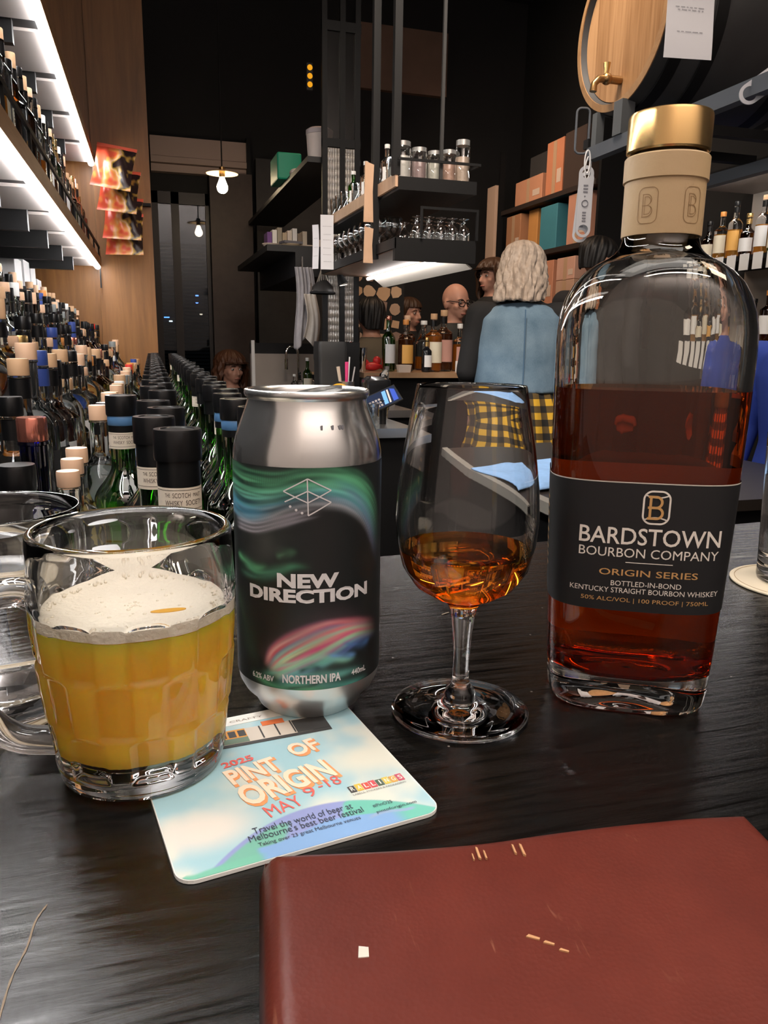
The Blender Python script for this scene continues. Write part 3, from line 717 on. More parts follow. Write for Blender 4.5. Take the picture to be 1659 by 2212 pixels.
# ---- label art: streaks of northern lights, laid out on the unrolled label
LR = .0332; LZ0, LZ1 = .0186, .1161
NA, NZ = 330, 230
AL = 1.75
S_, Z_ = np.meshgrid(np.linspace(-AL, AL, NA), np.linspace(0, 1, NZ))      # angle, height fraction
def s_of(px): return np.arcsin(np.clip((np.asarray(px, float)-667)/158.5, -.985, .985))
def z_of(px, py):
    s = np.clip((np.asarray(px, float)-667)/158.5, -1, 1); drop = np.sqrt(1-s*s)
    top = 999+21*drop; bot = 1442+57*drop
    return 1-(np.asarray(py, float)-top)/(bot-top)
A = np.zeros((NZ, NA, 3))+np.array([.012, .014, .014])
A = blend(A, (.020, .026, .024), smooth01(.3, .9, vnoise(S_+3, Z_+3, 2.0, 9)))
ASP = LR/(LZ1-LZ0)
def streak(A, pts, wd, col, op, soft=1.6, taper=(0, 0)):
    P = catmull(pts, 90); s = s_of(P[:, 0]); z = z_of(P[:, 0], P[:, 1])
    best = np.full(S_.shape, 9.); tt = np.zeros(S_.shape)
    lo, hi = z.min()-.12, z.max()+.12
    rows = np.where((Z_[:, 0] > lo) & (Z_[:, 0] < hi))[0]
    if not len(rows): return A
    r0, r1 = rows[0], rows[-1]+1
    sx = S_[r0:r1]*ASP; zy = Z_[r0:r1]; b = best[r0:r1]; t_ = tt[r0:r1]
    for k in range(len(s)):
        d = np.hypot(sx-s[k]*ASP, zy-z[k]); m = d < b
        b[m] = d[m]; t_[m] = k/(len(s)-1)
    prof = np.exp(-(best/(wd/480))**soft)
    pw = np.ones_like(tt)
    if taper[0]: pw = pw*smooth01(0, taper[0], tt)
    if taper[1]: pw = pw*smooth01(0, taper[1], 1-tt)
    gr = .78+.22*np.sin(best*900/wd+tt*9)
    return blend(A, [min(1, c*1.35) for c in col] if max(col) > .05 else col, np.clip(op*prof*pw*gr, 0, 1))
def lerp_pts(P, Q, t): return [(p[0]+(q[0]-p[0])*t, p[1]+(q[1]-p[1])*t) for p, q in zip(P, Q)]
ra = random.Random(3)
T_ = [(509, 1004), (545, 1022), (600, 1032), (660, 1022), (720, 1020), (770, 1034), (805, 1075), (821, 1150)]
B_ = [(511, 1112), (545, 1128), (590, 1122), (640, 1106), (690, 1098), (745, 1108), (785, 1150), (812, 1235)]
ramp = [(0, (.05, .16, .09)), (.2, (.08, .30, .15)), (.45, (.12, .42, .26)), (.62, (.13, .40, .34)), (.75, (.06, .22, .33)), (.9, (.25, .33, .38)), (1, (.40, .40, .42))]
def rampc(t):
    for (a, ca), (b, cb) in zip(ramp, ramp[1:]):
        if t <= b:
            u = (t-a)/(b-a); return tuple(x+(y-x)*u for x, y in zip(ca, cb))
    return ramp[-1][1]
for k in range(48):
    t = (k+.5)/48; P = lerp_pts(T_, B_, t)
    P = [(x, y+ra.uniform(-5, 5)) for x, y in P]
    fade = .95 if t < .85 else .7
    kk = ra.choice([.35, .7, 1, 1.15, 1.3]); A = streak(A, P, ra.uniform(2.2, 5.5), tuple(min(1, c*kk) for c in rampc(min(1, max(0, t+ra.uniform(-.1, .1))))), fade*ra.uniform(.6, 1), 1.7, (.0, .45))
for t in (.10, .26, .30, .47, .60, .66, .83, .88):            # dark bands between them
    P = [(x, y+ra.uniform(-4, 4)) for x, y in lerp_pts(T_, B_, t)][:ra.choice([5, 6, 7])]
    A = streak(A, P, ra.uniform(4, 8), (.006, .010, .012), .9, 1.8, (.0, .5))
for k in range(3): A = streak(A, [(511, 1075+14*k), (530, 1095+12*k), (560, 1108+8*k), (610, 1106+6*k)], 7, (.05, .22, .34), .7, 1.5, (.0, .6))
for k, y in enumerate((0, 9, 17)): A = streak(A, [(515, 1122+y), (560, 1134+y), (610, 1122+y), (660, 1108+y), (700, 1100+y)], 3.2, (.42, .40, .45), .6, 1.4, (.1, .5))
for k in range(5): A = streak(A, [(700+8*k, 1040+6*k), (760+4*k, 1062+9*k), (797, 1110+14*k), (818, 1180+16*k)], 6, (.05+.02*k, .20-.01*k, .22+.02*k), .45, 1.4, (.3, .6))
for P, c, wd, op in (([(519, 1195), (535, 1212), (560, 1228), (590, 1222)], (.10, .34, .16), 7, .8), ([(530, 1200), (560, 1236), (610, 1232), (640, 1224), (680, 1228)], (.06, .22, .12), 7, .7),
                     ([(517, 1230), (560, 1248), (600, 1240), (630, 1225)], (.05, .15, .10), 7, .6), ([(600, 1205), (625, 1196), (650, 1192)], (.05, .13, .07), 7, .6),
                     ([(516, 1260), (530, 1330), (545, 1400), (565, 1450)], (.03, .06, .035), 18, .7)):
    A = streak(A, P, wd, c, op, 1.4, (.2, .4))
# lower fan of red, pink and mint light
L_ = [(572, 1440), (590, 1400), (630, 1368), (690, 1345), (750, 1342), (818, 1344)]
M_ = [(600, 1480), (645, 1462), (695, 1440), (738, 1412), (775, 1390), (822, 1380)]
A = streak(A, lerp_pts(L_, M_, .2), 34, (.05, .035, .04), .9, 2, (.1, .3))
cols = [(.10, .05, .08), (.28, .05, .08), (.50, .30, .28), (.42, .05, .07), (.12, .10, .20), (.15, .34, .30), (.55, .07, .10), (.20, .45, .33), (.38, .48, .26), (.50, .04, .14), (.50, .06, .18), (.30, .46, .26), (.22, .44, .30), (.32, .06, .20), (.10, .28, .30), (.07, .10, .24)]
for k, c in enumerate(cols):
    t = k/(len(cols)-1); P = [(x, y+ra.uniform(-3, 3)) for x, y in lerp_pts(L_, M_, t)]
    A = streak(A, P, ra.uniform(4.5, 7), c, .97, 2.0, (.12+.1*ra.random(), .35))
for P, c, wd in (([(575, 1452), (620, 1440), (680, 1425), (740, 1432), (770, 1428)], (.18, .42, .30), 7), ([(560, 1462), (620, 1455), (690, 1440), (730, 1428)], (.10, .32, .24), 8), ([(600, 1476), (660, 1462), (720, 1466), (790, 1450)], (.10, .30, .26), 8),
                 ([(585, 1488), (660, 1484), (740, 1492), (800, 1470)], (.06, .24, .20), 9), ([(540, 1455), (590, 1486), (650, 1497), (720, 1494)], (.07, .26, .13), 9), ([(700, 1420), (740, 1424), (770, 1422)], (.10, .22, .45), 6),
                 ([(730, 1395), (775, 1400), (800, 1388)], (.05, .12, .28), 7), ([(640, 1458), (670, 1448), (700, 1452)], (.005, .01, .012), 7), ([(610, 1495), (660, 1490), (700, 1480)], (.005, .012, .012), 4)):
    A = streak(A, P, wd, c, .85, 1.5, (.25, .3))
ang = -PI/2+S_; rad = LR
Pl = np.stack([rad*np.cos(ang), rad*np.sin(ang), LZ0+(LZ1-LZ0)*Z_], -1)
label = link('printed_label', art_mesh('printed_label', Pl, A, vcol_mat('label_print', .42, .4), NA, NZ), can)
mb = MB()
rs = [[(LR*math.cos(-PI/2+a), LR*math.sin(-PI/2+a), z) for z in (LZ0, LZ1)] for a in np.linspace(AL, 2*PI-AL, 60)]
mb.rings(rs, False, False, False)
mb.build('label_back', mat('label_dark', (.014, .017, .017), .42), can)
ink = cylmap(LR+.0002)
def lab_xy(px, py): return float(LR*s_of(px)), float(LZ0+(LZ1-LZ0)*z_of(px, py))
M_ink = mat('label_white_ink', (.66, .64, .64), .5)
mb = MB()
def lab_text(s, x0, x1, ymid, ht, bold):
    a, b = float(LR*s_of(x0)), float(LR*s_of(x1)); xm = 667+158.5*math.sin((a+b)/2/LR)
    z = float(LZ0+(LZ1-LZ0)*z_of(xm, ymid))
    put_text(mb, s, (a+b)/2, z, b-a, ht, ink, bold)
lab_text('NEW', 604, 729, 1256, .0063, .045)
lab_text('DIRECTION', 547, 789, 1289, .0061, .045)
mb.build('name_lettering', M_ink, label, smooth=False)
mb = MB()
lab_text('NORTHERN IPA', 612, 733, 1474, .0040, .03); lab_text('6.2% ABV', 549, 594, 1467, .0027, .02); lab_text('440mL', 756, 787, 1459, .0027, .02)
mb.build('small_lettering', M_ink, label, smooth=False)
# brewery emblem: two offset outlined rhombi with three dots
mb = MB()
def zp(zx, zy): return lab_xy(480+zx/4.1475, 760+zy/4.1475)
def line(*pts, wd=.00052):
    P = [zp(*p) for p in pts]; Q = []
    for a, b in zip(P, P[1:]): Q += [(a[0]+(b[0]-a[0])*t, a[1]+(b[1]-a[1])*t) for t in np.linspace(0, 1, 6)]
    for k in range(0, len(Q), 6): mb.strip2d(Q[k:k+6], wd, ink)
line((775, 1168), (578, 1272)); line((578, 1272), (775, 1372)); line((775, 1168), (966, 1266)); line((966, 1266), (775, 1372)); line((772, 1168), (778, 1482))
line((775, 1272), (966, 1368)); line((966, 1368), (778, 1482)); line((775, 1272), (588, 1362))
for q in ((632, 1402), (680, 1432), (728, 1458)):
    x, y = zp(*q); mb.add([ink(x+.00055*math.cos(a), y+.00055*math.sin(a)) for a in np.linspace(0, 2*PI, 12, endpoint=False)], [tuple(range(12))])
mb.build('emblem', M_ink, label, smooth=False)
mb = MB(); 
for k, (px, py) in enumerate(((698, 905), (722, 906), (738, 905), (744, 918))): mb.box(-.0004, .0004, -.0002, .0002, 0, .0018, Matrix.Translation((.0299*math.sin(s_of(px)), -.0299*math.cos(s_of(px)), .1312)))
mb.build('date_stamp', mat('stamp_grey', (.2, .2, .22), .6), can, smooth=False)

# ------------------------------------------------------------------ dimpled beer mug
mug = thing('beer_mug', 'dimpled glass mug of hazy golden beer standing on the beer mat', 'mug', (-.0082, .2985, TABLE+.0018), 0)
M_glass = real_glass('table_glass', (1, 1, 1), 1.5)
def mug_r(z):
    return float(np.interp(z, [0, .002, .006, .02, .04, .06, .072, .082, .092, .0968], [.0285, .0312, .0325, .0343, .0366, .0384, .0386, .0378, .0374, .0372]))
NT, NZm = 252, 150
rings = []
A0 = math.radians(-103)                                 # seam angle so that two dimples face the camera
rows = ((.0470, .0715, 0.0), (.0250, .0500, .5), (.0075, .0275, .0))
for z in np.linspace(.003, .0955, NZm):
    rg = []
    for i in range(NT):
        a = 2*PI*i/NT; r = mug_r(z)
        for z0, z1, off in rows:
            u = ((a-A0)/(2*PI)*9+off) % 1-.5
            dx = .36-abs(u); topz = z1-.0035*(abs(u)/.36)**3
            dz = min(z-z0, topz-z)
            if dx > 0 and dz > 0:
                e = min(dx*r*2*PI/9, dz); t = min(1, e/.0034); r -= .0016*t*t*(3-2*t)
        rg.append((r*math.cos(a), r*math.sin(a), z))
    rings.append(rg)
def circ(r, z, n=NT): return [(r*math.cos(2*PI*i/n), r*math.sin(2*PI*i/n), z) for i in range(n)]
inner = lambda z: mug_r(z)-.0042
IZ = .0105
low = [circ(.004, .0012), circ(.022, .0010), circ(.0285, .0), circ(.0312, .0008)]
top = [circ(.0370, .0966), circ(.0358, .0974), circ(.0343, .0968), circ(.0336, .0945)]
inn = [circ(inner(z), z) for z in np.linspace(.090, IZ+.004, 22)]+[circ(inner(IZ)-.0025, IZ+.0008), circ(.020, IZ), circ(.004, IZ)]
# scalloped foot
low[2] = [(p[0]*(1+.012*math.cos(9*2*PI*i/NT)), p[1]*(1+.012*math.cos(9*2*PI*i/NT)), p[2]) for i, p in enumerate(low[2])]
MB().rings(low+rings+top+inn).build('glass_body', M_glass, mug, sharp=80)
hd = Vector((-.985, .17, 0)).normalized()
def hp(r, z): return tuple(hd*r+Vector((0, 0, z)))
hpath = [hp(*q) for q in catmull([(.0362, .0690), (.0430, .0720), (.0560, .0690), (.0660, .0560), (.0670, .0380), (.0600, .0220), (.0480, .0120), (.0310, .0100)], 40)]
MB().tube(hpath, [.0058]*40, 16).build('handle', M_glass, mug, sharp=80)
def beer_mat():
    m, n, l, b = newmat('hazy_beer')
    tc = n.new('ShaderNodeTexCoord'); nt = n.new('ShaderNodeTexNoise'); nt.inputs['Scale'].default_value = 30
    cr = n.new('ShaderNodeValToRGB'); cr.color_ramp.elements[0].color = (.93, .515, .040, 1); cr.color_ramp.elements[1].color = (.96, .575, .055, 1)
    l.new(tc.outputs['Object'], nt.inputs['Vector']); l.new(nt.outputs['Fac'], cr.inputs['Fac']); l.new(cr.outputs['Color'], b.inputs['Base Color'])
    b.inputs['Roughness'].default_value = .35
    b.inputs['Subsurface Weight'].default_value = 1.0; b.inputs['Subsurface Radius'].default_value = (1.0, .42, .06); b.inputs['Subsurface Scale'].default_value = .018
    return m
FZ0, FZ1 = .0638, .0674
q = .0002
prof = [(0, IZ+.0002), (.0200, IZ+.0002), (inner(IZ)-.0026, IZ+.0012)]+[(inner(z)+q, z) for z in np.linspace(IZ+.004, FZ0, 14)]+[(0, FZ0)]
MB().lathe(prof, 72).build('beer', beer_mat(), mug, sharp=70)
# foam: a ring clinging to the wall and a thin patchy film
M_foam = mat('beer_foam', (.76, .70, .58), .6, bump=.6, bscale=500)
rs = []; rf = np.random.default_rng(5)
for r, z in ((0, FZ0+.0003), (.0200, FZ0+.0003), (inner(FZ0)+.0002, FZ0+.0003), (inner(FZ1)+.0001, FZ1+.0012), (inner(FZ1)-.0035, FZ1+.0002), (.022, FZ0+.0020), (0, FZ0+.0018)): 
    rs.append((r, z))
fo = MB().lathe(rs, 96).build('foam', M_foam, mug, sharp=80)
mb = MB()
for k in range(120):                                      # bubbles along the rim of the foam
    a = rf.uniform(0, 2*PI); rr2 = inner(FZ1)-rf.uniform(.0008, .0045); mb.ball((rr2*math.cos(a), rr2*math.sin(a), FZ1+.0004), rf.uniform(.0004, .0010), 8, 5)
for k in range(45):
    a = rf.uniform(0, 2*PI); rr2 = rf.uniform(.0, .026); mb.ball((rr2*math.cos(a), rr2*math.sin(a), FZ0+.0019), rf.uniform(.0003, .0008), 8, 5)
o = mb.build('bubbles', M_foam, fo); o['kind'] = 'stuff'
tag_clear = ell(.012, -.010, .0065, .0022)
MB().rings([[(x, y, FZ0+.00195) for x, y in tag_clear], [(x, y, FZ0+.0023) for x, y in tag_clear]]).build('clear_patch', mat('beer_surface', (.62, .33, .05), .2), fo, smooth=False)

# ------------------------------------------------------------------ whisky nosing glass
gl = thing('tasting_glass', 'stemmed tulip tasting glass with a pour of amber whiskey', 'glass', (.1330, .3065, TABLE+.0002), 0)
outer = [(0, .0003), (.0295, .0), (.0316, .0004), (.0320, .0011), (.0316, .0016), (.022, .0022), (.013, .0032), (.0090, .0050), (.0072, .0074), (.0073, .0098), (.0062, .0118), (.0044, .0138),
         (.0038, .0170), (.0037, .028), (.0043, .038), (.0052, .0455), (.0062, .0510), (.0085, .0545), (.0150, .0572), (.0225, .0622), (.0280, .0705), (.0308, .082), (.0317, .093), (.0309, .107), (.0285, .1235), (.0258, .138), (.0236, .1500)]
innr = [(.0234, .1508), (.0227, .1506), (.0226, .1495), (.0248, .138), (.0276, .1235), (.0300, .107), (.0308, .093), (.0298, .082), (.0268, .0705), (.0210, .0632), (.0140, .0592), (.0070, .0577), (0, .0573)]
def finep(P, n): 
    P = np.array(P); d = np.r_[0, np.cumsum(np.hypot(*np.diff(P, axis=0).T))]
    return P
MB().lathe(outer+innr, 96).build('glass_body', M_glass, gl, sharp=75)
WL = .0790
lp = [(0, .0572), (.0070, .0576), (.0141, .0591), (.0212, .0631), (.0270, .0704), (.0292, .0765), (.0296, WL), (0, WL)]
MB().lathe(lp, 72).build('whiskey', real_glass('amber_whiskey', (.92, .50, .12), 1.36), gl, sharp=50)

# ------------------------------------------------------------------ bourbon bottle
bu = Vector((math.cos(math.radians(28)), -math.sin(math.radians(28)), 0))
bb = thing('bourbon_bottle', 'tall clear bourbon bottle with black label and gold cap', 'bottle', (.2215, .3080, TABLE+.0002), math.atan2(bu.y, bu.x))
NS = 96
def sup(rx, ry, e, z, n=NS):
    out = []
    for i in range(n):
        a = 2*PI*i/n; c, s = math.cos(a), math.sin(a)
        out.append((rx*math.copysign(abs(c)**(2/e), c), ry*math.copysign(abs(s)**(2/e), s), z))
    return out
Bp = [(0, .0335, 3.7), (.0012, .0352, 3.7), (.004, .0366, 3.7), (.010, .0374, 3.7), (.03, .0385, 3.7), (.05, .0393, 3.7), (.08, .0404, 3.7), (.11, .0413, 3.7), (.14, .0421, 3.6), (.165, .0426, 3.4), (.174, .0425, 3.2), (.182, .0416, 2.9), (.189, .0394, 2.6), (.195, .0362, 2.4), (.200, .0318, 2.2),
      (.2035, .0268, 2.1), (.206, .0222, 2.0), (.208, .0192, 2.0), (.2105, .0173, 2.0), (.214, .0163, 2.0), (.2190, .0161, 2.0), (.2475, .0161, 2.0)]
BZ = np.array([p[0] for p in Bp]); BR = np.array([p[1] for p in Bp]); BE = np.array([p[2] for p in Bp])
def ry_of(rx, z): return rx*(.83 if z < .18 else .83+.17*min(1, (z-.18)/.027))
def brow(z, off=0.):
    rx = float(np.interp(z, BZ, BR)); e = float(np.interp(z, BZ, BE)); return rx+off, ry_of(rx, z)+off, e
outz = list(BZ[:5])+list(np.linspace(.04, .16, 8))+list(BZ[9:])
R_out = [sup(.004, .0034, 2.4, .0035), sup(.026, .0210, 2.8, .0022)]+[sup(*brow(z), z) for z in outz]
TH = .0034
def irow(z, off=0.): return brow(z, -TH+off)
R_in = [sup(.0150, .0150, 2, .2495), sup(.0118, .0118, 2, .2490), sup(.0118, .0118, 2, .214)]+[sup(*irow(z), z) for z in (.2105, .208, .206, .2035, .200, .195, .189, .182, .174, .165, .14, .11, .08, .05, .03, .0215)]+[sup(.0310, .0250, 2.8, .0165), sup(.018, .0145, 2.5, .0142), sup(.006, .005, 2.2, .0162), sup(.0015, .0012, 2, .0175)]
MB().rings(R_out+R_in).build('glass_body', real_glass('bottle_glass', (.99, .985, .97), 1.5), bb, sharp=75)
BL_ = .1495
ov = .0002
R_l = [sup(.0015, .0012, 2, .0178), sup(.006, .005, 2.2, .0165), sup(.018, .0145, 2.5, .0145), sup(.0312, .0252, 2.8, .0168)]+[sup(*irow(z, ov), z) for z in (.0215, .03, .05, .08, .11, .14, BL_)]
MB().rings(R_l).build('bourbon', real_glass('red_brown_bourbon', (.71, .25, .06), 1.36), bb, sharp=60)
def bfront(x, z, off=.0005):
    rx, ry, e = brow(z, off); x2 = max(-rx*.9995, min(rx*.9995, x)); return (x2, -ry*(1-abs(x2/rx)**e)**(1/e), z)
# wrap label: front and the whole left side
def wrap(z, off, i0, i1, n=90):
    rx, ry, e = brow(z, off); out = []
    for a in np.linspace(i0, i1, n):
        c, s = math.cos(a), math.sin(a); out.append((rx*math.copysign(abs(c)**(2/e), c), ry*math.copysign(abs(s)**(2/e), s), z))
    return out
LZ = np.linspace(.0515, .1105, 8)
lab = MB().rings([wrap(z, .00035, PI*.93, 2*PI*.985) for z in LZ], False, False, False).build('front_label', mat('black_label', (.011, .011, .012), .55), bb, sharp=60)
o = MB().rings([wrap(z, .0004, PI*.93, PI*.952, 4) for z in LZ], False, False, False).build('label_edge', mat('label_edge_paper', (.6, .56, .48), .6), bb)
mb = MB()
mb.rings([wrap(z, .00042, PI*.93, 2*PI*.985, 90) for z in (.1101, .1106)], False, False, False)
mb.build('label_rim', mat('label_edge_paper', (.6, .56, .48), .6), lab)
def paper_translucent():
    m, n, l, b = newmat('back_label_paper'); b.inputs['Base Color'].default_value = (.66, .52, .42, 1); b.inputs['Roughness'].default_value = .7
    t = n.new('ShaderNodeBsdfTranslucent'); t.inputs[0].default_value = (.62, .48, .38, 1); mx = n.new('ShaderNodeMixShader'); mx.inputs['Fac'].default_value = .5
    l.new(b.outputs[0], mx.inputs[1]); l.new(t.outputs[0], mx.inputs[2]); l.new(mx.outputs[0], n['Material Output'].inputs['Surface'])
    return m
back = MB().rings([wrap(z, .00035, PI*.13, PI*.78, 50) for z in np.linspace(.024, .112, 6)], False, False, False).build('back_label', paper_translucent(), bb, sharp=60)
M_bw = mat('label_cream_ink', (.80, .74, .66), .5); M_gold = mat('label_gold_ink', (.72, .42, .16), .38, .35)
XO = .0021                                                     # the print sits a little right of the bottle's axis
def bt(mb, s, x, z, wd, ht, bold): put_text(mb, s, x+XO, z, wd, ht, bfront, bold)
mb = MB(); bt(mb, 'BARDSTOWN', .0, .0864, .0600, .0077, .008); bt(mb, 'BOURBON COMPANY', .0, .0788, .0594, .0042, 0.)
mb.strip2d([(x+XO, .0744) for x in np.linspace(-.0095, .0105, 10)], .00035, bfront)
mb.build('name_lettering', M_bw, lab, smooth=False)
mb = MB(); bt(mb, 'ORIGIN SERIES', .0006, .0696, .0420, .0030, .006); bt(mb, '50% ALC/VOL | 100 PROOF | 750ML', .0001, .0565, .0550, .0025, 0.)
mb.build('gold_lettering', M_gold, lab, smooth=False)
mb = MB(); bt(mb, 'BOTTLED-IN-BOND', .0, .0645, .0300, .0024, 0.); bt(mb, 'KENTUCKY STRAIGHT BOURBON WHISKEY', -.0004, .0612, .0640, .0024, 0.)
mb.build('small_lettering', M_bw, lab, smooth=False)
# barrel emblem: rounded outline with two hoop arcs, gold letter inside
mb = MB(); cx, cz = XO+.0014, .0998
P = [(cx+x*(1+.06*(1-(y/.0072)**2)), cz+y) for x, y in rrect(.0052, .0072, .0034, 8)]; P.append(P[0]); P.append(P[1])
mb.strip2d(P, .0008, bfront)
for sg in (1, -1): mb.strip2d([(cx+x, cz+sg*(.0044+.0012*(x/.005)**2)) for x in np.linspace(-.0052, .0052, 14)], .0006, bfront)
mb.build('emblem_outline', M_bw, lab, smooth=False)
def letter_B(mb, cx, cz, w_, h_, wd, f):
    x0 = cx-w_/2
    mb.strip2d([(x0, cz-h_/2), (x0, cz), (x0, cz+h_/2)], wd, f)
    for z0, z1, k in ((cz, cz+h_/2, .9), (cz-h_/2, cz, 1.0)):
        r = (z1-z0)/2; xm = x0+w_*k-r
        mb.strip2d([(x0-wd, z1), (xm, z1)]+[(xm+r*math.sin(a), (z0+z1)/2+r*math.cos(a)) for a in np.linspace(.2, PI-.2, 12)]+[(xm, z0), (x0-wd, z0)], wd, f)
    return mb
letter_B(MB(), cx, cz, .0052, .0096, .0011, lambda x, z: bfront(x, z, .0007)).build('emblem_letter', M_gold, lab, smooth=False)
# side text on the left flank of the label
def bside(x, z):      # x runs along the left flank
    rx, ry, e = brow(z, .0006); y = max(-ry*.99, min(ry*.99, x)); return (-rx*(1-abs(y/ry)**e)**(1/e), y, z)
mb = MB()
for k in range(9): mb.strip2d([(-.0130, .066+.0040*k), (-.0105, .0665+.0040*k), (-.0085, .067+.0040*k)], .0016, bside)
mb.build('side_print', M_gold, lab, smooth=False)
# neck: tan paper capsule with a ring and two embossed emblems, gap, gold stopper
M_tan = mat('capsule_tan', (.50, .35, .19), .5, bump=.08, bscale=300)
caps = MB().lathe([(.0163, .2149), (.0169, .2149), (.0170, .2160), (.0170, .2372), (.0178, .2376), (.0178, .2470), (.0173, .2476), (.0163, .2476)], 64).build('capsule', M_tan, bb, sharp=35)
M_emb = mat('capsule_emboss', (.27, .16, .07), .5)
for k, a0 in enumerate((-PI/2-.52, -PI/2+.62)):
    f = cylmap(.01715, a0); mb = MB(); P = rrect(.0042, .0072, .0026, 6); P = [(x, z+.2262) for x, z in P]; P += P[:2]
    mb.strip2d(P, .00028, f); P = [(x*.74, (z-.2262)*.80+.2262) for x, z in P]
    letter_B(mb, 0, .2262, .0042, .0090, .00028, f); letter_B(mb, .0002, .2262, .0028, .0070, .00022, f)
    mb.build('embossed_emblem', M_emb, caps, smooth=False)
MB().lathe([(.0100, .2488), (.0168, .2490), (.0174, .2498), (.0174, .2635), (.0171, .2646), (.0164, .2650), (0, .2651)], 64).build('stopper', mat('gold_stopper', (.80, .52, .22), .22, .95), bb, sharp=35)
MB().lathe([(0, .235), (.0112, .235), (.0112, .2495), (0, .2495)], 32).build('cork', mat('cork_dark', (.10, .06, .035), .7), bb)

# ------------------------------------------------------------------ water glasses on round mats
def round_mat(name, label, loc, rz, text=None):
    t = thing(name, label, 'coaster', loc, rz)
    MB().lathe([(0, 0), (.0465, 0), (.047, .0004), (.047, .0012), (.0465, .0015), (0, .0015)], 64).build('board', mat('mat_cream', (.70, .60, .44), .75), t, sharp=50)
    mb = MB(); mb.lathe([(.0435, .0016), (.0440, .0016), (.0440, .00175), (.0435, .00175)], 64, closed=True); mb.build('printed_ring', mat('mat_tan_ring', (.45, .33, .2), .7), t, smooth=False)
    if text:
        mb = MB(); v, asp, fs = text2d(text, .01); L = .100; P = (v-.5)*np.array([L, .0034])
        mb.add([((.0390+y)*math.sin(x/.039), (.0390+y)*math.cos(x/.039), .0017) for x, y in P], fs)
        mb.build('lettering', mat('mat_ink', (.22, .15, .09), .7), t, smooth=False)
    return t
round_mat('drink_mat', 'round cream mat with dark lettering under the left water glass', (-.083, .376, TABLE+.0002), math.radians(205), 'HAND SELECTED')
round_mat('drink_mat', 'round cream mat under the water glass at the right edge', (.4490, .4240, TABLE+.0002), .4)
def tumbler(label, loc, rt, rb, h, wl):
    t = thing('water_glass', label, 'glass', loc)
    o_ = [(0, .001), (rb*.85, 0), (rb, .0012), (rb+.0006, .004)]+[(rb+(rt-rb)*k, h*k) for k in (.1, .3, .5, .7, .9)]+[(rt, h-.001), (rt-.0006, h), (rt-.0014, h), (rt-.002, h-.001)]
    i_ = [(rb+(rt-rb)*k-.0021, h*k) for k in (.9, .7, .5, .3, .15)]+[(rb-.003, h*.11), (rb*.6, h*.10), (0, h*.10)]
    MB().lathe(o_+i_, 72).build('glass_body', M_glass, t, sharp=70)
    ks = [k for k in (.15, .3, .5, .7) if h*k < wl]
    q = [(0, h*.1002), (rb*.6, h*.1002), (rb-.0029, h*.11)]+[(rb+(rt-rb)*k-.0019, h*k) for k in ks]+[(rb+(rt-rb)*wl/h-.0019, wl), (0, wl)]
    MB().lathe(q, 64).build('water', real_glass('water', (1, 1, 1), 1.333), t, sharp=50)
    return t
tumbler('large clear water glass on a round mat left of the beer mug', (-.0700, .3725, TABLE+.0018), .0385, .0345, .092, .060)
tumbler('clear water glass cut off by the right edge behind the bottle', (.4490, .4240, TABLE+.0018), .0330, .0290, .108, .078)

# ------------------------------------------------------------------ hanging shelf unit over the aisle
unit = thing('hanging_shelf_unit', 'black steel shelf unit hung from the ceiling with two glass-laden shelves', 'shelf', (0, 0, 0))
UX0, UX1, UY0, UY1 = .80, 1.075, 2.50, 3.62
M_pale = wood_mat('pale_edge_wood', (.42, .26, .16), (.55, .36, .24), (2, 8, 2), .5, .03)
M_brn = wood_mat('brown_board', (.10, .05, .03), (.16, .085, .05), (2, 9, 2), .5, .03)
MB().box(UX0+.006, UX1, UY0, UY1, 1.695, 1.735).build('upper_board', M_black, unit, smooth=False)
MB().box(UX0-.004, UX0+.005, UY0+.01, UY1, 1.705, 1.745).build('edge_strip', M_pale, unit, smooth=False)
MB().box(UX0, UX1, UY0+.022, UY1, 1.512, 1.54).build('lower_board', M_brn, unit, smooth=False)
MB().box(UX0-.005, UX1+.005, UY0, UY0+.020, 1.478, 1.55).build('fascia', M_black, unit, smooth=False)
MB().box(UX0-.008, UX0-.001, UY0, UY1, 1.515, 1.548).build('fascia', M_black, unit, smooth=False)
for x, y, z0, lab_ in ((.79, 2.72, 1.50, 0), (.80, 2.52, 1.74, 0), (.832, 3.70, .9, 0), (.915, 3.70, .9, 0), (.985, 3.70, .9, 0)):
    MB().box(x-.012, x+.012, y-.012, y+.012, z0, 3.798).build('post', M_black, unit, smooth=False)
MB().box(.946, .956, 2.505, 2.515, 1.736, 3.798).build('hanger_rod', mat('rod_dark', (.03, .03, .03), .4), unit, smooth=False)
mb = MB(); mb.box(UX0, UX1+.01, UY0-.006, UY0, 1.782, 1.790); mb.box(UX1+.004, UX1+.010, UY0, UY1, 1.782, 1.790)
mb.build('upper_rail', M_black, unit, smooth=False)
mb = MB(); mb.box(UX0+.08, UX1+.008, UY0-.008, UY0-.001, 1.640, 1.648); mb.box(UX0+.08, UX0+.087, UY0-.008, UY0-.001, 1.551, 1.64); mb.box(UX1, UX1+.008, UY0-.008, UY0-.001, 1.551, 1.64)
mb.build('lower_rail', M_black, unit, smooth=False)
for z in (2.10, 1.56): MB().box(.82, 1.0, 3.69, 3.71, z-.018, z+.018).build('crossbar', M_black, unit, smooth=False)
MB().box(.82, 1.0, 3.69, 3.71, 2.56, 2.60).build('crossbar', M_black, unit, smooth=False)
MB().tube([(1.005, UY0+.024, 1.500), (1.005, UY1-.06, 1.500)], .007, 10).build('light_strip', M_led, unit)
mb = MB(); mb.rings([[(1.016, y, 1.507), (1.075, y, 1.462), (1.079, y, 1.465), (1.020, y, 1.507)] for y in (UY0+.021, UY1-.08)])
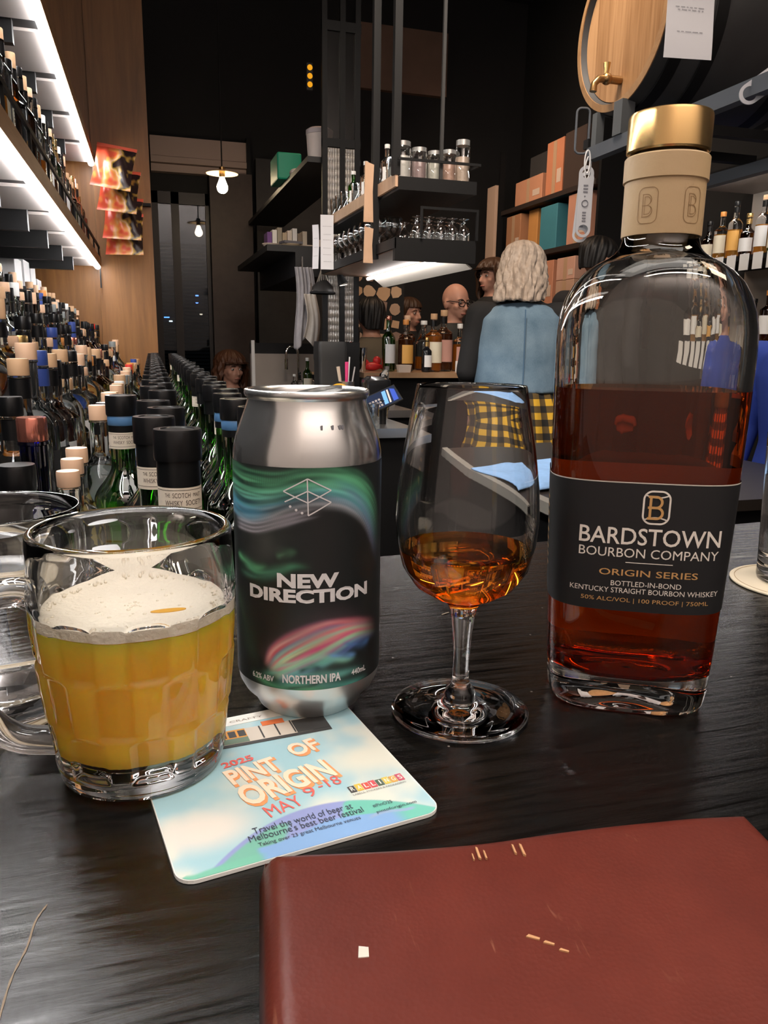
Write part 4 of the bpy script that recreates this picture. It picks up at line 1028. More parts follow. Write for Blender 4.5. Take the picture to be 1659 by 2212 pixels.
mb.build('light_reflector', mat('reflector_white', (.55, .50, .44), .5), unit, smooth=False)
# ribbed glass screen at its far end
def ribbed():
    m, n, l, b = newmat('ribbed_glass'); n.remove(b)
    tc = n.new('ShaderNodeTexCoord'); wv = n.new('ShaderNodeTexWave'); wv.inputs['Scale'].default_value = 26; wv.bands_direction = 'X'
    w2 = n.new('ShaderNodeTexWave'); w2.inputs['Scale'].default_value = 9; w2.bands_direction = 'Z'; w2.inputs['Distortion'].default_value = 1.5
    mm = n.new('ShaderNodeMath'); mm.operation = 'ADD'
    bp = n.new('ShaderNodeBump'); bp.inputs['Strength'].default_value = .5; bp.inputs['Distance'].default_value = .006
    l.new(tc.outputs['Object'], wv.inputs['Vector']); l.new(tc.outputs['Object'], w2.inputs['Vector'])
    l.new(wv.outputs['Fac'], mm.inputs[0]); l.new(w2.outputs['Fac'], mm.inputs[1]); l.new(mm.outputs[0], bp.inputs['Height'])
    tr = n.new('ShaderNodeBsdfTranslucent'); tr.inputs[0].default_value = (.62, .55, .48, 1); df = n.new('ShaderNodeBsdfDiffuse'); df.inputs[0].default_value = (.50, .44, .38, 1)
    gl = n.new('ShaderNodeBsdfGlossy'); gl.inputs['Roughness'].default_value = .15
    m1 = n.new('ShaderNodeMixShader'); m2 = n.new('ShaderNodeMixShader'); m2.inputs['Fac'].default_value = .18
    mr = n.new('ShaderNodeMapRange'); mr.inputs['From Max'].default_value = 2; mr.inputs['To Min'].default_value = .30; mr.inputs['To Max'].default_value = .85; l.new(mm.outputs[0], mr.inputs['Value']); l.new(mr.outputs['Result'], m1.inputs['Fac'])
    t3 = n.new('ShaderNodeBsdfTransparent'); t3.inputs[0].default_value = (.25, .22, .2, 1)
    l.new(bp.outputs[0], gl.inputs['Normal']); l.new(bp.outputs[0], df.inputs['Normal'])
    l.new(t3.outputs[0], m1.inputs[1]); l.new(df.outputs[0], m1.inputs[2]); l.new(m1.outputs[0], m2.inputs[1]); l.new(gl.outputs[0], m2.inputs[2])
    l.new(m2.outputs[0], n['Material Output'].inputs['Surface'])
    return m
M_rib = ribbed()
for z0, z1 in ((1.215, 1.54), (1.58, 2.08), (2.12, 2.56)):
    MB().box(.845, .974, 3.698, 3.704, z0, z1).build('ribbed_pane', M_rib if z0 < 2 else thin_glass('smoked_pane', (.40, .38, .36), .03, .3, .2), unit, smooth=False)
MB().box(.815, 1.0, 3.68, 3.72, .84, 1.212).build('lower_panel', M_dark, unit, smooth=False)

M_jar = thin_glass('jar_glass', (.85, .85, .83), .12, .8)
def jar(k, x, label, r, h, c):
    t = thing('storage_jar', label, 'jar', (x, 2.575, 1.7355), 0, 'storage jars on the upper hanging shelf')
    MB().lathe([(0, .002), (r*.95, .0), (r, .004), (r, h*.80), (r*.9, h*.88), (r*.86, h*.88)], 20).build('glass_body', M_jar, t)
    MB().lathe([(0, .005), (r*.92, .005), (r*.92, h*.62), (0, h*.62)], 18).build('contents', c, t)
    MB().lathe([(0, h*.88), (r*.92, h*.88), (r*.92, h), (0, h)], 20).build('lid', mat('jar_lid', (.55, .55, .54), .3, .8), t)
jar(0, .838, 'white storage jar, leftmost on the upper hanging shelf', .031, .118, mat('jar_white', (.72, .71, .70), .7))
jar(1, .898, 'storage jar with mauve contents, second from left on the upper shelf', .027, .104, mat('jar_mauve', (.35, .26, .27), .7))
jar(2, .953, 'storage jar with pale grey contents in the middle of the upper shelf', .026, .098, mat('jar_grey', (.50, .50, .46), .7, var=.5, vscale=60))
jar(3, 1.003, 'storage jar with red patch, second from right on the upper shelf', .026, .105, mat('jar_red', (.50, .33, .27), .7, var=.6, vscale=40))
jar(4, 1.052, 'tall storage jar, rightmost on the upper hanging shelf', .025, .140, mat('jar_tan', (.52, .42, .36), .7, var=.4, vscale=30))
# stemmed glasses on the lower shelf: bowls along the front, more behind
M_gb = thin_glass('stemware_glass', (.86, .88, .88), .16, .9)
sg_bowl = MB().lathe([(0, .0), (.030, .0), (.031, .001), (.006, .004), (.004, .012), (.004, .050), (.010, .056), (.024, .066), (.033, .082), (.033, .098), (.027, .118), (.026, .118), (.032, .098), (.031, .083), (.010, .060)], 16).mesh('stem_glass', M_gb)
inv = MB().lathe([(.0175, .0), (.0200, .03), (.0195, .045), (.0140, .058), (.005, .066), (.0035, .072), (.0035, .082), (.0180, .086), (.0180, .087), (0, .087)], 16).mesh('inverted_glass', M_gb)
n_ = 0
for row in range(3):
    for k in range(5):
        n_ += 1
        o = link('stem_glass', inv, None, (.895+.042*k+(.02 if row % 2 else 0) if row < 2 else .90+.042*k, 2.570+.075*row, 1.5405))
        tag(o, 'upturned stem glass, %s from left in the %s row of the lower hanging shelf' % (ORD[k], ('front', 'second', 'third')[row]), 'glass', 'stem glasses on the lower hanging shelf')
for row in range(2):
    for k in range(9):
        o = link('stem_glass', sg_bowl, None, (.837+.0 if row == 0 else .893, 2.82+.085*k, 1.5405))
        tag(o, 'small stem glass, %s from the front along the %s file of the lower hanging shelf' % (ORD[k], ('outer', 'inner')[row]), 'glass', 'stem glasses along the side of the hanging shelf')
# bottles and tumblers along the side of the upper shelf
for k in range(10):
    y = 2.66+.092*k
    if k in (1, 4, 6): bottle('small bottle, %s from the front along the side of the upper hanging shelf' % ORD[k], (.842, y, 1.7352), 'small', ['green', 'clear', 'brown'][k % 3], 'white', None, .6, 'white', 0, 'bottles and glasses along the upper hanging shelf', .75)
    else:
        o = MB().lathe([(0, .002), (.028, 0), (.03, .003), (.033, .085), (.031, .085), (.028, .01), (0, .01)], 16).build('tumbler', M_gb, None, (.842, y, 1.7352))
        tag(o, 'clear tumbler, %s from the front along the side of the upper hanging shelf' % ORD[k], 'glass', 'bottles and glasses along the upper hanging shelf')
for k, (z0, z1, lb) in enumerate(((1.62, 1.815, 'wooden paddle board hung at the upper shelf corner'), (1.485, 1.605, 'wooden paddle board hung below the upper shelf edge'))):
    P = [(-.017, 0), (.017, 0), (.014, (z1-z0)*.5), (.018, (z1-z0)*.95), (-.013, z1-z0)]
    o = MB().rings([[(x, y, z) for x, z in P] for y in (.006, 0)]).build('paddle_board', M_pale, None, (.762, 2.70, z0), smooth=False)
    tag(o, lb, 'board')
M_rcpt = mat('receipt_paper', (.66, .66, .70), .7); M_print = mat('receipt_print', (.35, .35, .38), .8)
def receipt(label, loc, wd, ht, curl, rz, lines, seed, tilt=0.):
    t = thing('order_receipt', label, 'receipt', loc, rz)
    n = 24; rr = random.Random(seed); rs = []
    def cz(v): return curl*math.sin(v*2.6)*(1-v)*1.2-.2*curl*v
    def P(x, v, d): return (x*wd/2+tilt*v*ht*(1), cz(v)*(1+.25*x)-d, -ht*v)
    mb = MB(); mb.rings([[P(x, v, d) for x, d in ((-1, 0), (0, 0), (1, 0), (1, -.0004), (0, -.0004), (-1, -.0004))] for v in np.linspace(0, 1, n)])
    p = mb.build('paper', M_rcpt, t, sharp=60)
    for v in lines:
        mb = MB(); x = -.7+rr.random()*.2
        while x < .6:
            l_ = rr.uniform(.08, .25); h_ = .0012/ht
            mb.add([P(x, v, .0005), P(x+l_, v, .0005), P(x+l_, v+h_*1.6, .0005), P(x, v+h_*1.6, .0005)], [(0, 1, 2, 3)]); x += l_+.06
        mb.build('printed_line', M_print, p, smooth=False)
    return t
receipt('long white order receipt clipped to the side of the hanging shelf', (.764, 3.35, 1.735), .055, .22, .008, -.15, [.2, .35, .45, .6, .72, .85], 1)
receipt('narrow white order receipt hanging left of the long one', (.724, 3.40, 1.70), .034, .18, .006, -.9, [.3, .5, .7], 2)
# amber signal: three lamps in a column
t = thing('signal_lamp', 'column of three small amber lamps beside the hanging unit post', 'lamp', (.800, 3.86, 2.36), 0)
MB().box(-.014, .014, .004, .016, 0, .115).build('housing', M_black, t, smooth=False)
for k in range(3): MB().ball((0, 0, .022+.036*k), (.0125, .008, .0125), 12, 8).build('lamp_lens', emis('amber_lens', (1, .42, .02), .9), t)

# ------------------------------------------------------------------ shelves left of the screen
t = thing('side_shelf', 'upper black side shelf with a green box left of the screen', 'shelf'); M_sf = mat('side_shelf_black', (.010, .010, .011), .5)
MB().box(.765, 1.02, 3.76, 5.9, 2.025, 2.05).build('board', M_sf, t, smooth=False); MB().box(.93, .95, 3.80, 3.83, 2.05, 3.798).build('hanger', M_sf, t, smooth=False)
o = MB().box(-.065, .065, -.12, .12, 0, .135).build('storage_box', mat('green_plastic', (.01, .30, .17), .4), None, (.77, 4.42, 2.0505), False); bevel(o, .008)
tag(o, 'bright green plastic box on the upper side shelf', 'box')
o.location = (.785, 4.45, 2.0505)
t = thing('storage_tub', 'pale plastic tub with lid at the front of the upper side shelf', 'tub', (.875, 4.0, 2.0505))
MB().lathe([(0, 0), (.055, 0), (.065, .15), (0, .15)], 20).build('tub_body', mat('tub_plastic', (.62, .55, .52), .5), t); MB().lathe([(0, .1505), (.067, .1505), (.067, .17), (.05, .18), (0, .18)], 20).build('lid', mat('tub_lid', (.45, .40, .42), .5), t)
tag(MB().ball((0, 0, .02), (.03, .05, .02)).build('folded_cloth', mat('cloth_white', (.62, .55, .5), .8), None, (.80, 4.25, 2.0505)), 'small pale folded cloth on the upper side shelf edge', 'cloth')
t = thing('crockery_shelf', 'lower black side shelf loaded with crockery and books', 'shelf')
MB().box(.60, 1.0, 3.95, 5.2, 1.645, 1.675).build('board', M_sf, t, smooth=False); MB().box(.74, 1.0, 3.95, 5.2, 1.53, 1.645).build('bracket_box', M_sf, t, smooth=False)
cols_ = ((.16, .06, .22), (.75, .70, .62), (.30, .25, .18), (.42, .32, .2), (.62, .52, .42), (.7, .66, .6), (.25, .18, .12), (.6, .5, .38))
for k, c in enumerate(cols_):
    o = MB().box(-.012, .012, -.06, .06, 0, .10+.012*(k % 3)).build('book', mat('book_%d' % k, c, .6), None, (.665+.027*k, 4.34, 1.6755), False)
    tag(o, '%s spine from left among the slim books on the crockery shelf' % ORD[k], 'book', 'slim books on the crockery shelf')
for k, (x, y, z, r, nm) in enumerate(((.645, 4.12, 1.6755, .045, 'left-hand'), (.745, 4.10, 1.6755, .05, 'middle'), (.835, 4.12, 1.6755, .035, 'right-hand'))):
    o = MB().lathe([(0, .004), (.6*r, 0), (r, .02), (r*.95, .022), (.55*r, .008), (0, .008)], 24).build('dish', mat('dish_%d' % k, ((.6, .5, .42), (.55, .42, .28), (.62, .5, .4))[k], .4), None, (x, y, z))
    tag(o, '%s pale dish on the front edge of the crockery shelf' % nm, 'dish')
o = MB().box(-.05, .05, -.04, .04, 0, .012).build('slate', mat('slate_grey', (.12, .11, .12), .5), None, (.745, 4.10, 1.7005), False, rot=(.0, -.0, .2)); tag(o, 'flat dark grey slate resting on a dish on the crockery shelf', 'slate')
o.location.z = 1.6985
o = MB().box(-.045, .045, -.03, .03, 0, .05).build('carton', mat('carton_tan', (.55, .40, .28), .7), None, (.925, 4.12, 1.6755), False); tag(o, 'small tan carton at the right end of the crockery shelf', 'box')
# cloths hanging from the crockery shelf
def cloth(name, label, loc, wd, ht, folds, amp, c1, seed, taper=.2, slant=0., stripe=None):
    t = thing(name, label, 'cloth', loc); nu, nv = 40, 40; V = np.zeros((nv, nu, 3)); rr = np.random.default_rng(seed); ph = rr.uniform(0, 6, 4)
    for j in range(nv):
        v = j/(nv-1)
        for i in range(nu):
            u = i/(nu-1)-.5
            V[j, i] = (u*wd*(1-taper*(1-v))+slant*v*ht+.012*math.sin(4*v+ph[0]), amp*(.3+.7*v)*math.sin(u*folds*2*PI+ph[1]+1.2*v)+amp*.4*math.sin(u*folds*4.3*PI+ph[2]), -ht*v*(1+.10*math.sin(u*5+ph[3])))
    idx = np.arange(nu*nv).reshape(nv, nu); q = np.stack([idx[:-1, :-1], idx[:-1, 1:], idx[1:, 1:], idx[1:, :-1]], -1).reshape(-1, 4)
    me = bpy.data.meshes.new('cloth'); me.from_pydata(V.reshape(-1, 3).tolist(), [], q.tolist()); me.polygons.foreach_set('use_smooth', [True]*len(me.polygons)); me.materials.append(c1)
    o = link('fabric', me, t); md = o.modifiers.new('thickness', 'SOLIDIFY'); md.thickness = .003
    MB().tube([(0, .0, .05), (0, 0, .02), (0, .0, -.005)], .004, 6).build('hook', M_steel, t)
    return t
cloth('apron', 'grey striped apron hanging from the crockery shelf', (.765, 3.90, 1.57), .10, .36, 2.5, .016, mat('apron_grey', (.30, .29, .31), .85, var=.25, vscale=30), 3, .1, .05)
cloth('tea_towel', 'pale tea towel hanging low in front of the grey apron', (.795, 3.84, 1.44), .075, .23, 1.2, .012, mat('towel_pale', (.48, .44, .40), .9, var=.15, vscale=25), 4, .2, 0)
# bar strainer hanging from a hook
t = thing('strainer', 'dark wire strainer basket hanging in front of the tea towel', 'strainer', (.80, 3.60, 1.545), .3)
mb = MB()
for k in range(14):
    a = 2*PI*k/14; mb.tube([(.004*math.cos(a), .004*math.sin(a), 0), (.025*math.cos(a), .02*math.sin(a), -.06), (.055*math.cos(a), .04*math.sin(a), -.11)], .0022, 5)
mb.build('wires', mat('wire_bright', (.6, .55, .48), .3, .8), t)
mb = MB(); mb.tube([(.058*math.cos(a), .042*math.sin(a), -.112) for a in np.linspace(0, 2*PI, 24, endpoint=False)], .006, 6, closed=True); mb.build('rim', M_black, t)
MB().lathe([(.02, -.055), (.048, -.085), (.053, -.108)], 20).build('basket_band', mat('basket_dark', (.03, .027, .025), .5), t)
# desk lamp head clipped under the shelf
t = thing('spot_lamp', 'small black spot lamp with a lit face near the strainer', 'lamp', (.863, 3.55, 1.545))
MB().tube([(0, 0, 0), (.004, 0, -.03), (.02, -.005, -.075)], [.007, .012, .024], 12).build('lamp_shade', M_black, t)
MB().lathe([(0, 0), (.017, 0), (.017, .002), (0, .002)], 16, Matrix.Translation((.0215, -.0062, -.0795)) @ Matrix.Rotation(-.2, 4, 'Y')).build('lamp_face', emis('spot_face', (1, .85, .7), 3), t)

# ------------------------------------------------------------------ wash-up station
t = thing('wash_up_counter', 'steel wash-up counter with a splashback far beyond the can', 'counter', (0, 0, 0))
MB().box(.60, .985, 4.66, 4.70, .92, 1.138).build('splashback', mat('splashback_steel', (.34, .30, .27), .4, .5, var=.2, vscale=4), t, smooth=False)
MB().box(.60, .985, 4.10, 4.655, .86, .90).build('worktop', mat('worktop_dark_steel', (.10, .10, .10), .35, .7), t, smooth=False)
MB().box(.62, .975, 4.16, 4.69, 0, .855).build('cabinet', M_dark, t, smooth=False)
MB().box(.60, .985, 4.68, 4.70, 1.138, 1.2).build('ledge', M_black, t, smooth=False)
t = thing('faucet', 'gooseneck chrome faucet at the wash-up counter', 'faucet', (.862, 4.55, .9005))
P = [(0, 0, 0), (0, 0, .24)]+[(-.035+.035*math.cos(a), 0, .24+.045*math.sin(a)) for a in np.linspace(.1, PI, 10)]+[(-.07, 0, .20)]
MB().tube(P, .007, 10).build('spout', M_chrome, t); MB().tube([(-.07, 0, .21), (-.07, 0, .15)], .011, 10).build('spray_head', M_chrome, t)
MB().tube([(0, 0, .05), (.05, 0, .07)], .005, 8).build('lever', M_chrome, t)
o = MB().box(-.009, .009, -.009, .009, 0, .345).build('upright_pole', mat('pole_white', (.5, .49, .48), .4), None, (.586, 4.45, .865), False)
o.location.z = 0; o.scale.z = 1.215/.345; tag(o, 'thin pale upright pole left of the wash-up counter', 'pole')
for k, (x, gl_, cp, sc) in enumerate(((.80, 'clear', 'white', .55), (.83, 'clear', 'black', .6), (.875, 'green', 'white', .62), (.905, 'clear', 'tan', .6))):
    bottle('small bottle, %s from left beside the wash-up sink' % ORD[k], (x, 4.34, .9002), ['small', 'small', 'tall', 'small'][k], gl_, cp, None, .6, ['white', None, 'cream', 'white'][k], 0, 'bottles by the wash-up sink', sc*1.2)
o = MB(); 
for z in (0, .05): o.tube([(-.06, -.05, z), (.06, -.05, z), (.06, .05, z), (-.06, .05, z)], .003, 6, closed=True)
for x in (-.06, -.03, 0, .03, .06): o.tube([(x, -.05, .05), (x, -.05, 0), (x, .05, 0), (x, .05, .05)], .002, 6)
tag(o.build('wire_rack', M_grey, None, (.70, 4.35, .9035)), 'small wire drying rack on the wash-up counter', 'rack')
o = MB().rings([[(x*k, y*k, z) for x, y in rrect(.064, .064, .015)] for k, z in ((.9, 0), (1, .5), (1.03, .505), (1.03, .53), (.98, .54))]).build('waste_bin', mat('bin_grey', (.028, .028, .028), .45), None, (.815, 3.52, .70))
o.location.z = .0; o.scale.z = 2.25; tag(o, 'tall dark grey bin in front of the ribbed glass screen', 'bin')

# ------------------------------------------------------------------ pendant lamp
t = thing('pendant_lamp', 'pendant lamp with a pale disc shade and glowing bulb', 'lamp', (.498, 5.0, 2.12))
MB().tube([(0, 0, .10), (0, 0, 1.678)], .004, 6).build('cord', M_black, t)
MB().lathe([(.012, .085), (.05, .078), (.095, .066), (.095, .063), (.05, .072), (.012, .08)], 32).build('lamp_shade', mat('shade_opal', (.75, .55, .38), .4), t)
MB().lathe([(0, .105), (.018, .10), (.018, .055), (.014, .045), (0, .045)], 16).build('socket', mat('brass', (.6, .38, .15), .25, .9), t)
MB().lathe([(0, -.048)]+[(.033*math.sin(a), -.013-.035*math.cos(a)) for a in np.linspace(.3, 2.1, 10)]+[(.018, .03), (.013, .045), (0, .045)], 20).build('bulb', emis('warm_bulb', (1, .78, .50), 75), t)

# ------------------------------------------------------------------ snack bags on a clip strip at the pier
t = thing('hook_rail', 'thin black hook rail on the wood-clad pier', 'rail', (0, 0, 0))
MB().box(-.12, .064, 3.965, 3.984, 1.818, 1.832).build('bar', M_black, t, smooth=False)
def bag_mat(k):
    m, n, l, b = newmat('snack_bag_foil')
    tc = n.new('ShaderNodeTexCoord'); nz = n.new('ShaderNodeTexNoise'); nz.inputs['Scale'].default_value = 13; nz.inputs['Detail'].default_value = 2
    cr = n.new('ShaderNodeValToRGB'); e = cr.color_ramp.elements
    e[0].color = (.75, .10, .05, 1); e[0].position = .40; e[1].color = (.03, .015, .015, 1); e[1].position = .66
    a = e.new(.48); a.color = (.80, .35, .08, 1); a = e.new(.56); a.color = (.85, .55, .38, 1); a = e.new(.60); a.color = (.70, .42, .08, 1)
    sx = n.new('ShaderNodeSeparateXYZ'); mr = n.new('ShaderNodeMapRange'); mr.inputs['From Min'].default_value = -.04; mr.inputs['From Max'].default_value = .04; mr.inputs['To Min'].default_value = -.16; mr.inputs['To Max'].default_value = .14
    ad = n.new('ShaderNodeMath'); ad.operation = 'ADD'
    l.new(tc.outputs['Object'], nz.inputs['Vector']); l.new(tc.outputs['Object'], sx.inputs[0]); l.new(sx.outputs[0], mr.inputs['Value']); l.new(nz.outputs['Fac'], ad.inputs[0]); l.new(mr.outputs['Result'], ad.inputs[1])
    l.new(ad.outputs[0], cr.inputs['Fac']); l.new(cr.outputs['Color'], b.inputs['Base Color']); b.inputs['Roughness'].default_value = .3
    return m
M_bag = bag_mat(0)
def snack(label, loc, rot):
    t = thing('snack_bag', label, 'snack bag', loc, 0, 'snack bags hanging at the pier'); t.rotation_euler = rot
    nu, nv = 20, 26; mb = MB(); wd, ht = .165, .20
    for sgn in (1, -1):
        V = []
        for j in range(nv):
            v = j/(nv-1)
            for i in range(nu):
                u = i/(nu-1)*2-1
                th = .028*max(0, (1-u**2))**.6*max(0, math.sin(PI*min(1, max(0, (v-.07)/.86))))**.6
                V.append((u*wd/2*(1-.06*math.sin(PI*v)), -sgn*(th+.0006)*(1+.25*math.sin(9*u+7*v)), (v-.5)*ht))
        F_ = [(j*nu+i, j*nu+i+1, (j+1)*nu+i+1, (j+1)*nu+i) if sgn > 0 else (j*nu+i, (j+1)*nu+i, (j+1)*nu+i+1, j*nu+i+1) for j in range(nv-1) for i in range(nu-1)]
        mb.add(V, F_)
    mb.build('bag', M_bag, t, sharp=80)
    mb = MB(); mb.box(-wd/2, wd/2, -.0015, .0015, ht/2-.012, ht/2+.004); mb.build('crimp', mat('bag_crimp', (.70, .12, .07), .35), t, smooth=False)
for k, (x, z, lb) in enumerate(((-.085, 1.925, 'topmost red snack bag hanging at the wood pier'), (-.070, 1.84, 'second red snack bag from the top at the wood pier'), (-.060, 1.735, 'third red snack bag from the top at the wood pier'), (-.058, 1.675, 'lowest red snack bag hanging at the wood pier'))):
    snack(lb, (x, 3.86-.055*(3-k), z), (math.radians(-24), math.radians(8-3*k), math.radians(-8)))

# ------------------------------------------------------------------ far end of the bar and its bottles
t = thing('far_bar', 'far stretch of the bar with a wooden top carrying whiskey bottles', 'counter')
MB().box(1.012, 1.80, 3.64, 4.09, 1.045, 1.07).build('worktop', wood_mat('far_bar_wood', (.30, .17, .09), (.42, .26, .15), (2, 8, 2), .3, .03), t, smooth=False)
MB().box(1.03, 1.78, 3.70, 4.06, 0, 1.0447).build('front_panel', M_black, t, smooth=False)
FB = 'whiskey bottles on the far bar'
ZB = 1.0702
def fbot(lab_, x, y, shape, glass, cap, liq, fill, paper, h): bottle(lab_, (x, y, ZB), shape, glass, cap, liq, fill, paper, .25, FB, h/SHAPE[shape][4])
fbot('green bottle with white label, leftmost on the far bar', 1.19, 3.82, 'tall', 'green', 'copper', None, .6, 'white', .275)
fbot('dark amber square bottle with orange label on the far bar', 1.275, 3.80, 'square', 'clear', 'orange', 'dark', .97, 'orange', .258)
fbot('red-brown bottle with black label behind the amber ones on the far bar', 1.345, 3.985, 'square', 'clear', 'wood', 'dark', .95, 'black', .285)
fbot('squat clear jug bottle with steel lid on the far bar', 1.440, 3.99, 'jug', 'clear', 'white', 'amber', .5, None, .26)
fbot('short black bottle with long white label at the front of the far bar', 1.365, 3.73, 'small', 'black', 'gold', None, .6, 'white', .17)
fbot('light amber bottle with cream label and tan cork on the far bar', 1.418, 3.78, 'square', 'clear', 'tan', 'amber', .98, 'cream', .290)
fbot('tall dark red bottle with pink label and tall stopper on the far bar', 1.500, 3.85, 'square', 'clear', 'tan', 'dark', .98, 'pink', .312)
fbot('brown bottle with a white crumpled tag, rightmost on the far bar', 1.595, 3.86, 'square', 'clear', 'white', 'amber', .9, 'pink', .245)
o = MB().box(-.03, .03, -.002, .002, 0, .055).build('price_tag', PAP['white'], None, (1.60, 3.815, 1.252), False, rot=(-.1, .1, 0)); tag(o, 'white crumpled tag leaning on the rightmost far bar bottle', 'tag')
o.location = (1.575, 3.79, ZB); o.rotation_euler = (0, 0, .2)
o = MB().box(-.022, .022, -.02, .02, 0, .03).build('yellow_box', mat('box_yellow', (.72, .36, .02), .5), None, (1.63, 3.70, ZB), False); tag(o, 'small bright yellow box at the right of the far bar', 'box')
o = MB().box(-.022, .022, -.02, .02, 0, .02).build('yellow_box', mat('box_yellow', (.72, .36, .02), .5), None, (1.69, 3.69, ZB), False); tag(o, 'lower yellow box beside the denim vest on the far bar', 'box')
mb = MB(); mb.ball((0, 0, .022), (.05, .03, .022)); mb.ball((.03, .01, .05), (.022, .02, .024)); mb.tube([(.02, 0, .03), (.075, .0, .012)], [.012, .008], 8); mb.ball((-.035, .0, .032), (.022, .02, .026))
tag(mb.build('red_figurine', mat('red_plastic', (.62, .03, .03), .35), None, (1.12, 3.88, ZB)), 'small red plastic ornament at the left of the far bar', 'ornament')
o = MB().rings([[(x*k, y*k, z) for x, y in rrect(.035, .025, .006)] for k, z in ((.85, 0), (1, .035), (.94, .036), (.8, .006))]).build('napkin_tray', mat('tray_pale', (.60, .50, .42), .5), None, (1.235, 3.70, ZB)); tag(o, 'small pale tray in front of the amber bottles on the far bar', 'tray')
for k, (x, y, n, s) in enumerate(((1.042, 4.045, 2, 1.), (1.056, 3.96, 2, .82), (1.046, 3.80, 1, .9))):
    for j in range(n):
        z = ZB+j*.135*s*1.02
        o = MB().lathe([(0, .003), (.019*s, 0), (.020*s, .002), (.0265*s, .13*s), (.0255*s, .13*s), (.0185*s, .004), (0, .004)], 20).build('steel_tumbler', M_chrome, None, (x, y, z))
        tag(o, 'polished steel shaker tin, %s of the %s stack on the far bar' % (('lower', 'upper')[j], ('left', 'middle', 'right')[k]), 'tin', 'steel shaker tins on the far bar')
# ------------------------------------------------------------------ steel work counter in the aisle
t = thing('aisle_counter', 'low steel work counter behind the can with bar tools', 'counter')
MB().box(.52, .835, 2.36, 3.0, .915, .945).build('worktop', M_steel, t, smooth=False); MB().box(.52, 1.05, 3.0, 3.40, .915, .945).build('worktop', M_steel, t, smooth=False)
MB().box(.53, .825, 2.39, 2.99, 0, .9147).build('cabinet', M_black, t, smooth=False); MB().box(.53, 1.04, 3.03, 3.39, 0, .9147).build('cabinet', M_black, t, smooth=False)
t = thing('order_tablet', 'tilted payment tablet with a lit screen beside the can top', 'tablet', (.762, 2.50, .9452), math.radians(-6))
TM = Matrix.Translation((0, 0, .085)) @ Matrix.Rotation(math.radians(-24), 4, 'Y') @ Matrix.Rotation(math.radians(38), 4, 'X')
MB().box(-.058, .058, -.040, .040, -.006, 0, TM).build('case', M_black, t, smooth=False)
scr = MB().box(-.054, .054, -.036, .036, .0002, .001, TM).build('screen', emis('screen_dark', (.10, .13, .25), .35), t, smooth=False)
mb = MB()
for k in range(4):
    for j in range(3): mb.box(-.050+.011*k, -.043+.011*k, -.030+.014*j, -.021+.014*j, .0012, .0016, TM)
mb.build('screen_keys', emis('screen_warm', (.85, .70, .62), .7), scr, smooth=False)
for P, c, s, nm in (([(-.004, -.03), (.010, -.03), (.020, .03), (.006, .03)], (.25, .55, 1), 1.2, 'screen_blue'), ([(.014, -.03), (.020, -.03), (.030, .03), (.024, .03)], (1, .85, .72), 1.0, 'screen_cream'), ([(.028, -.03), (.046, -.03), (.050, .02), (.036, .03)], (.10, .18, .8), .9, 'screen_indigo')):
    MB().rings([[tuple(TM @ Vector((x, y, z))) for x, y in P] for z in (.0012, .0016)]).build('screen_tile', emis(nm, c, s), scr, smooth=False)
MB().tube([(0, 0, 0), (0, 0, .08)], .012, 10).build('stand', M_black, t)
t = thing('fruit_bowl', 'steel bowl of citrus just above the can rim', 'bowl', (.725, 3.10, .9452))
MB().lathe([(0, 0), (.05, 0), (.085, .055), (.083, .056), (.048, .004), (0, .004)], 28).build('bowl', M_steel, t)
for k, (x, y, z, c, lb) in enumerate(((.03, -.01, .075, (.75, .36, .01), 'orange-yellow lemon at the right in the steel bowl'), (-.035, -.01, .066, (.35, .42, .03), 'green lime at the left in the steel bowl'), (-.01, .035, .066, (.7, .45, .05), 'yellow lemon at the back in the steel bowl'))):
    mb = MB(); mb.ball((0, 0, 0), (.040, .030, .029), 16, 10); mb.ball((.040, 0, 0), .007, 8, 6)
    tag(mb.build('lemon' if k != 1 else 'lime', mat('citrus_%d' % k, c, .45, bump=.2, bscale=300), None, (.725+x, 3.10+y, .9452+z)), lb, 'fruit')
t = thing('tool_cup', 'steel cup of straws and bar tools behind the can', 'cup', (.815, 3.22, .9452))
MB().lathe([(0, .002), (.033, 0), (.036, .105), (.034, .105), (.031, .006), (0, .006)], 20).build('cup', M_steel, t)
for k, (dx, dy, c, nm) in enumerate(((-.02, 0, (.6, .5, .4), 'spatula with a pale handle'), (.0, -.008, (.75, .06, .22), 'pink-handled tool'), (.012, .008, (.8, .8, .8), 'white straw'), (.022, -.004, (.5, .5, .5), 'grey stirrer'))):
    o = MB().tube([(0, 0, 0), (dx*1.2, dy, .16+.02*(k % 3))], [.004, .008 if k < 2 else .003], 8).build('bar_tool', mat('tool_%d' % k, c, .4), None, (.815+dx*.5, 3.22+dy, .952)); tag(o, '%s standing in the steel cup' % nm, 'tool')
for k, (x, y, gl_, cp, s, lb) in enumerate(((.862, 3.12, 'clear', 'white', .42, 'smallest dropper bottle on the aisle counter'), (.895, 3.14, 'clear', 'white', .44, 'second small dropper bottle on the aisle counter'), (.945, 3.16, 'brown', 'tan', .60, 'brown bitters bottle with pale cap on the aisle counter'), (.915, 3.28, 'clear', 'grey', .5, 'clear dropper bottle behind the bitters bottle'))):
    bottle(lb, (x, y, .9452), 'small', gl_, cp, None, .6, None, 0, 'dropper bottles on the aisle counter', s)
t = thing('citrus_press', 'tall steel citrus press on the aisle counter', 'press', (.99, 3.20, .9452))
MB().box(-.03, .03, -.03, .03, 0, .012).build('foot', M_steel, t, smooth=False); MB().box(-.008, .008, -.008, .008, .012, .17).build('column', M_steel, t, smooth=False)
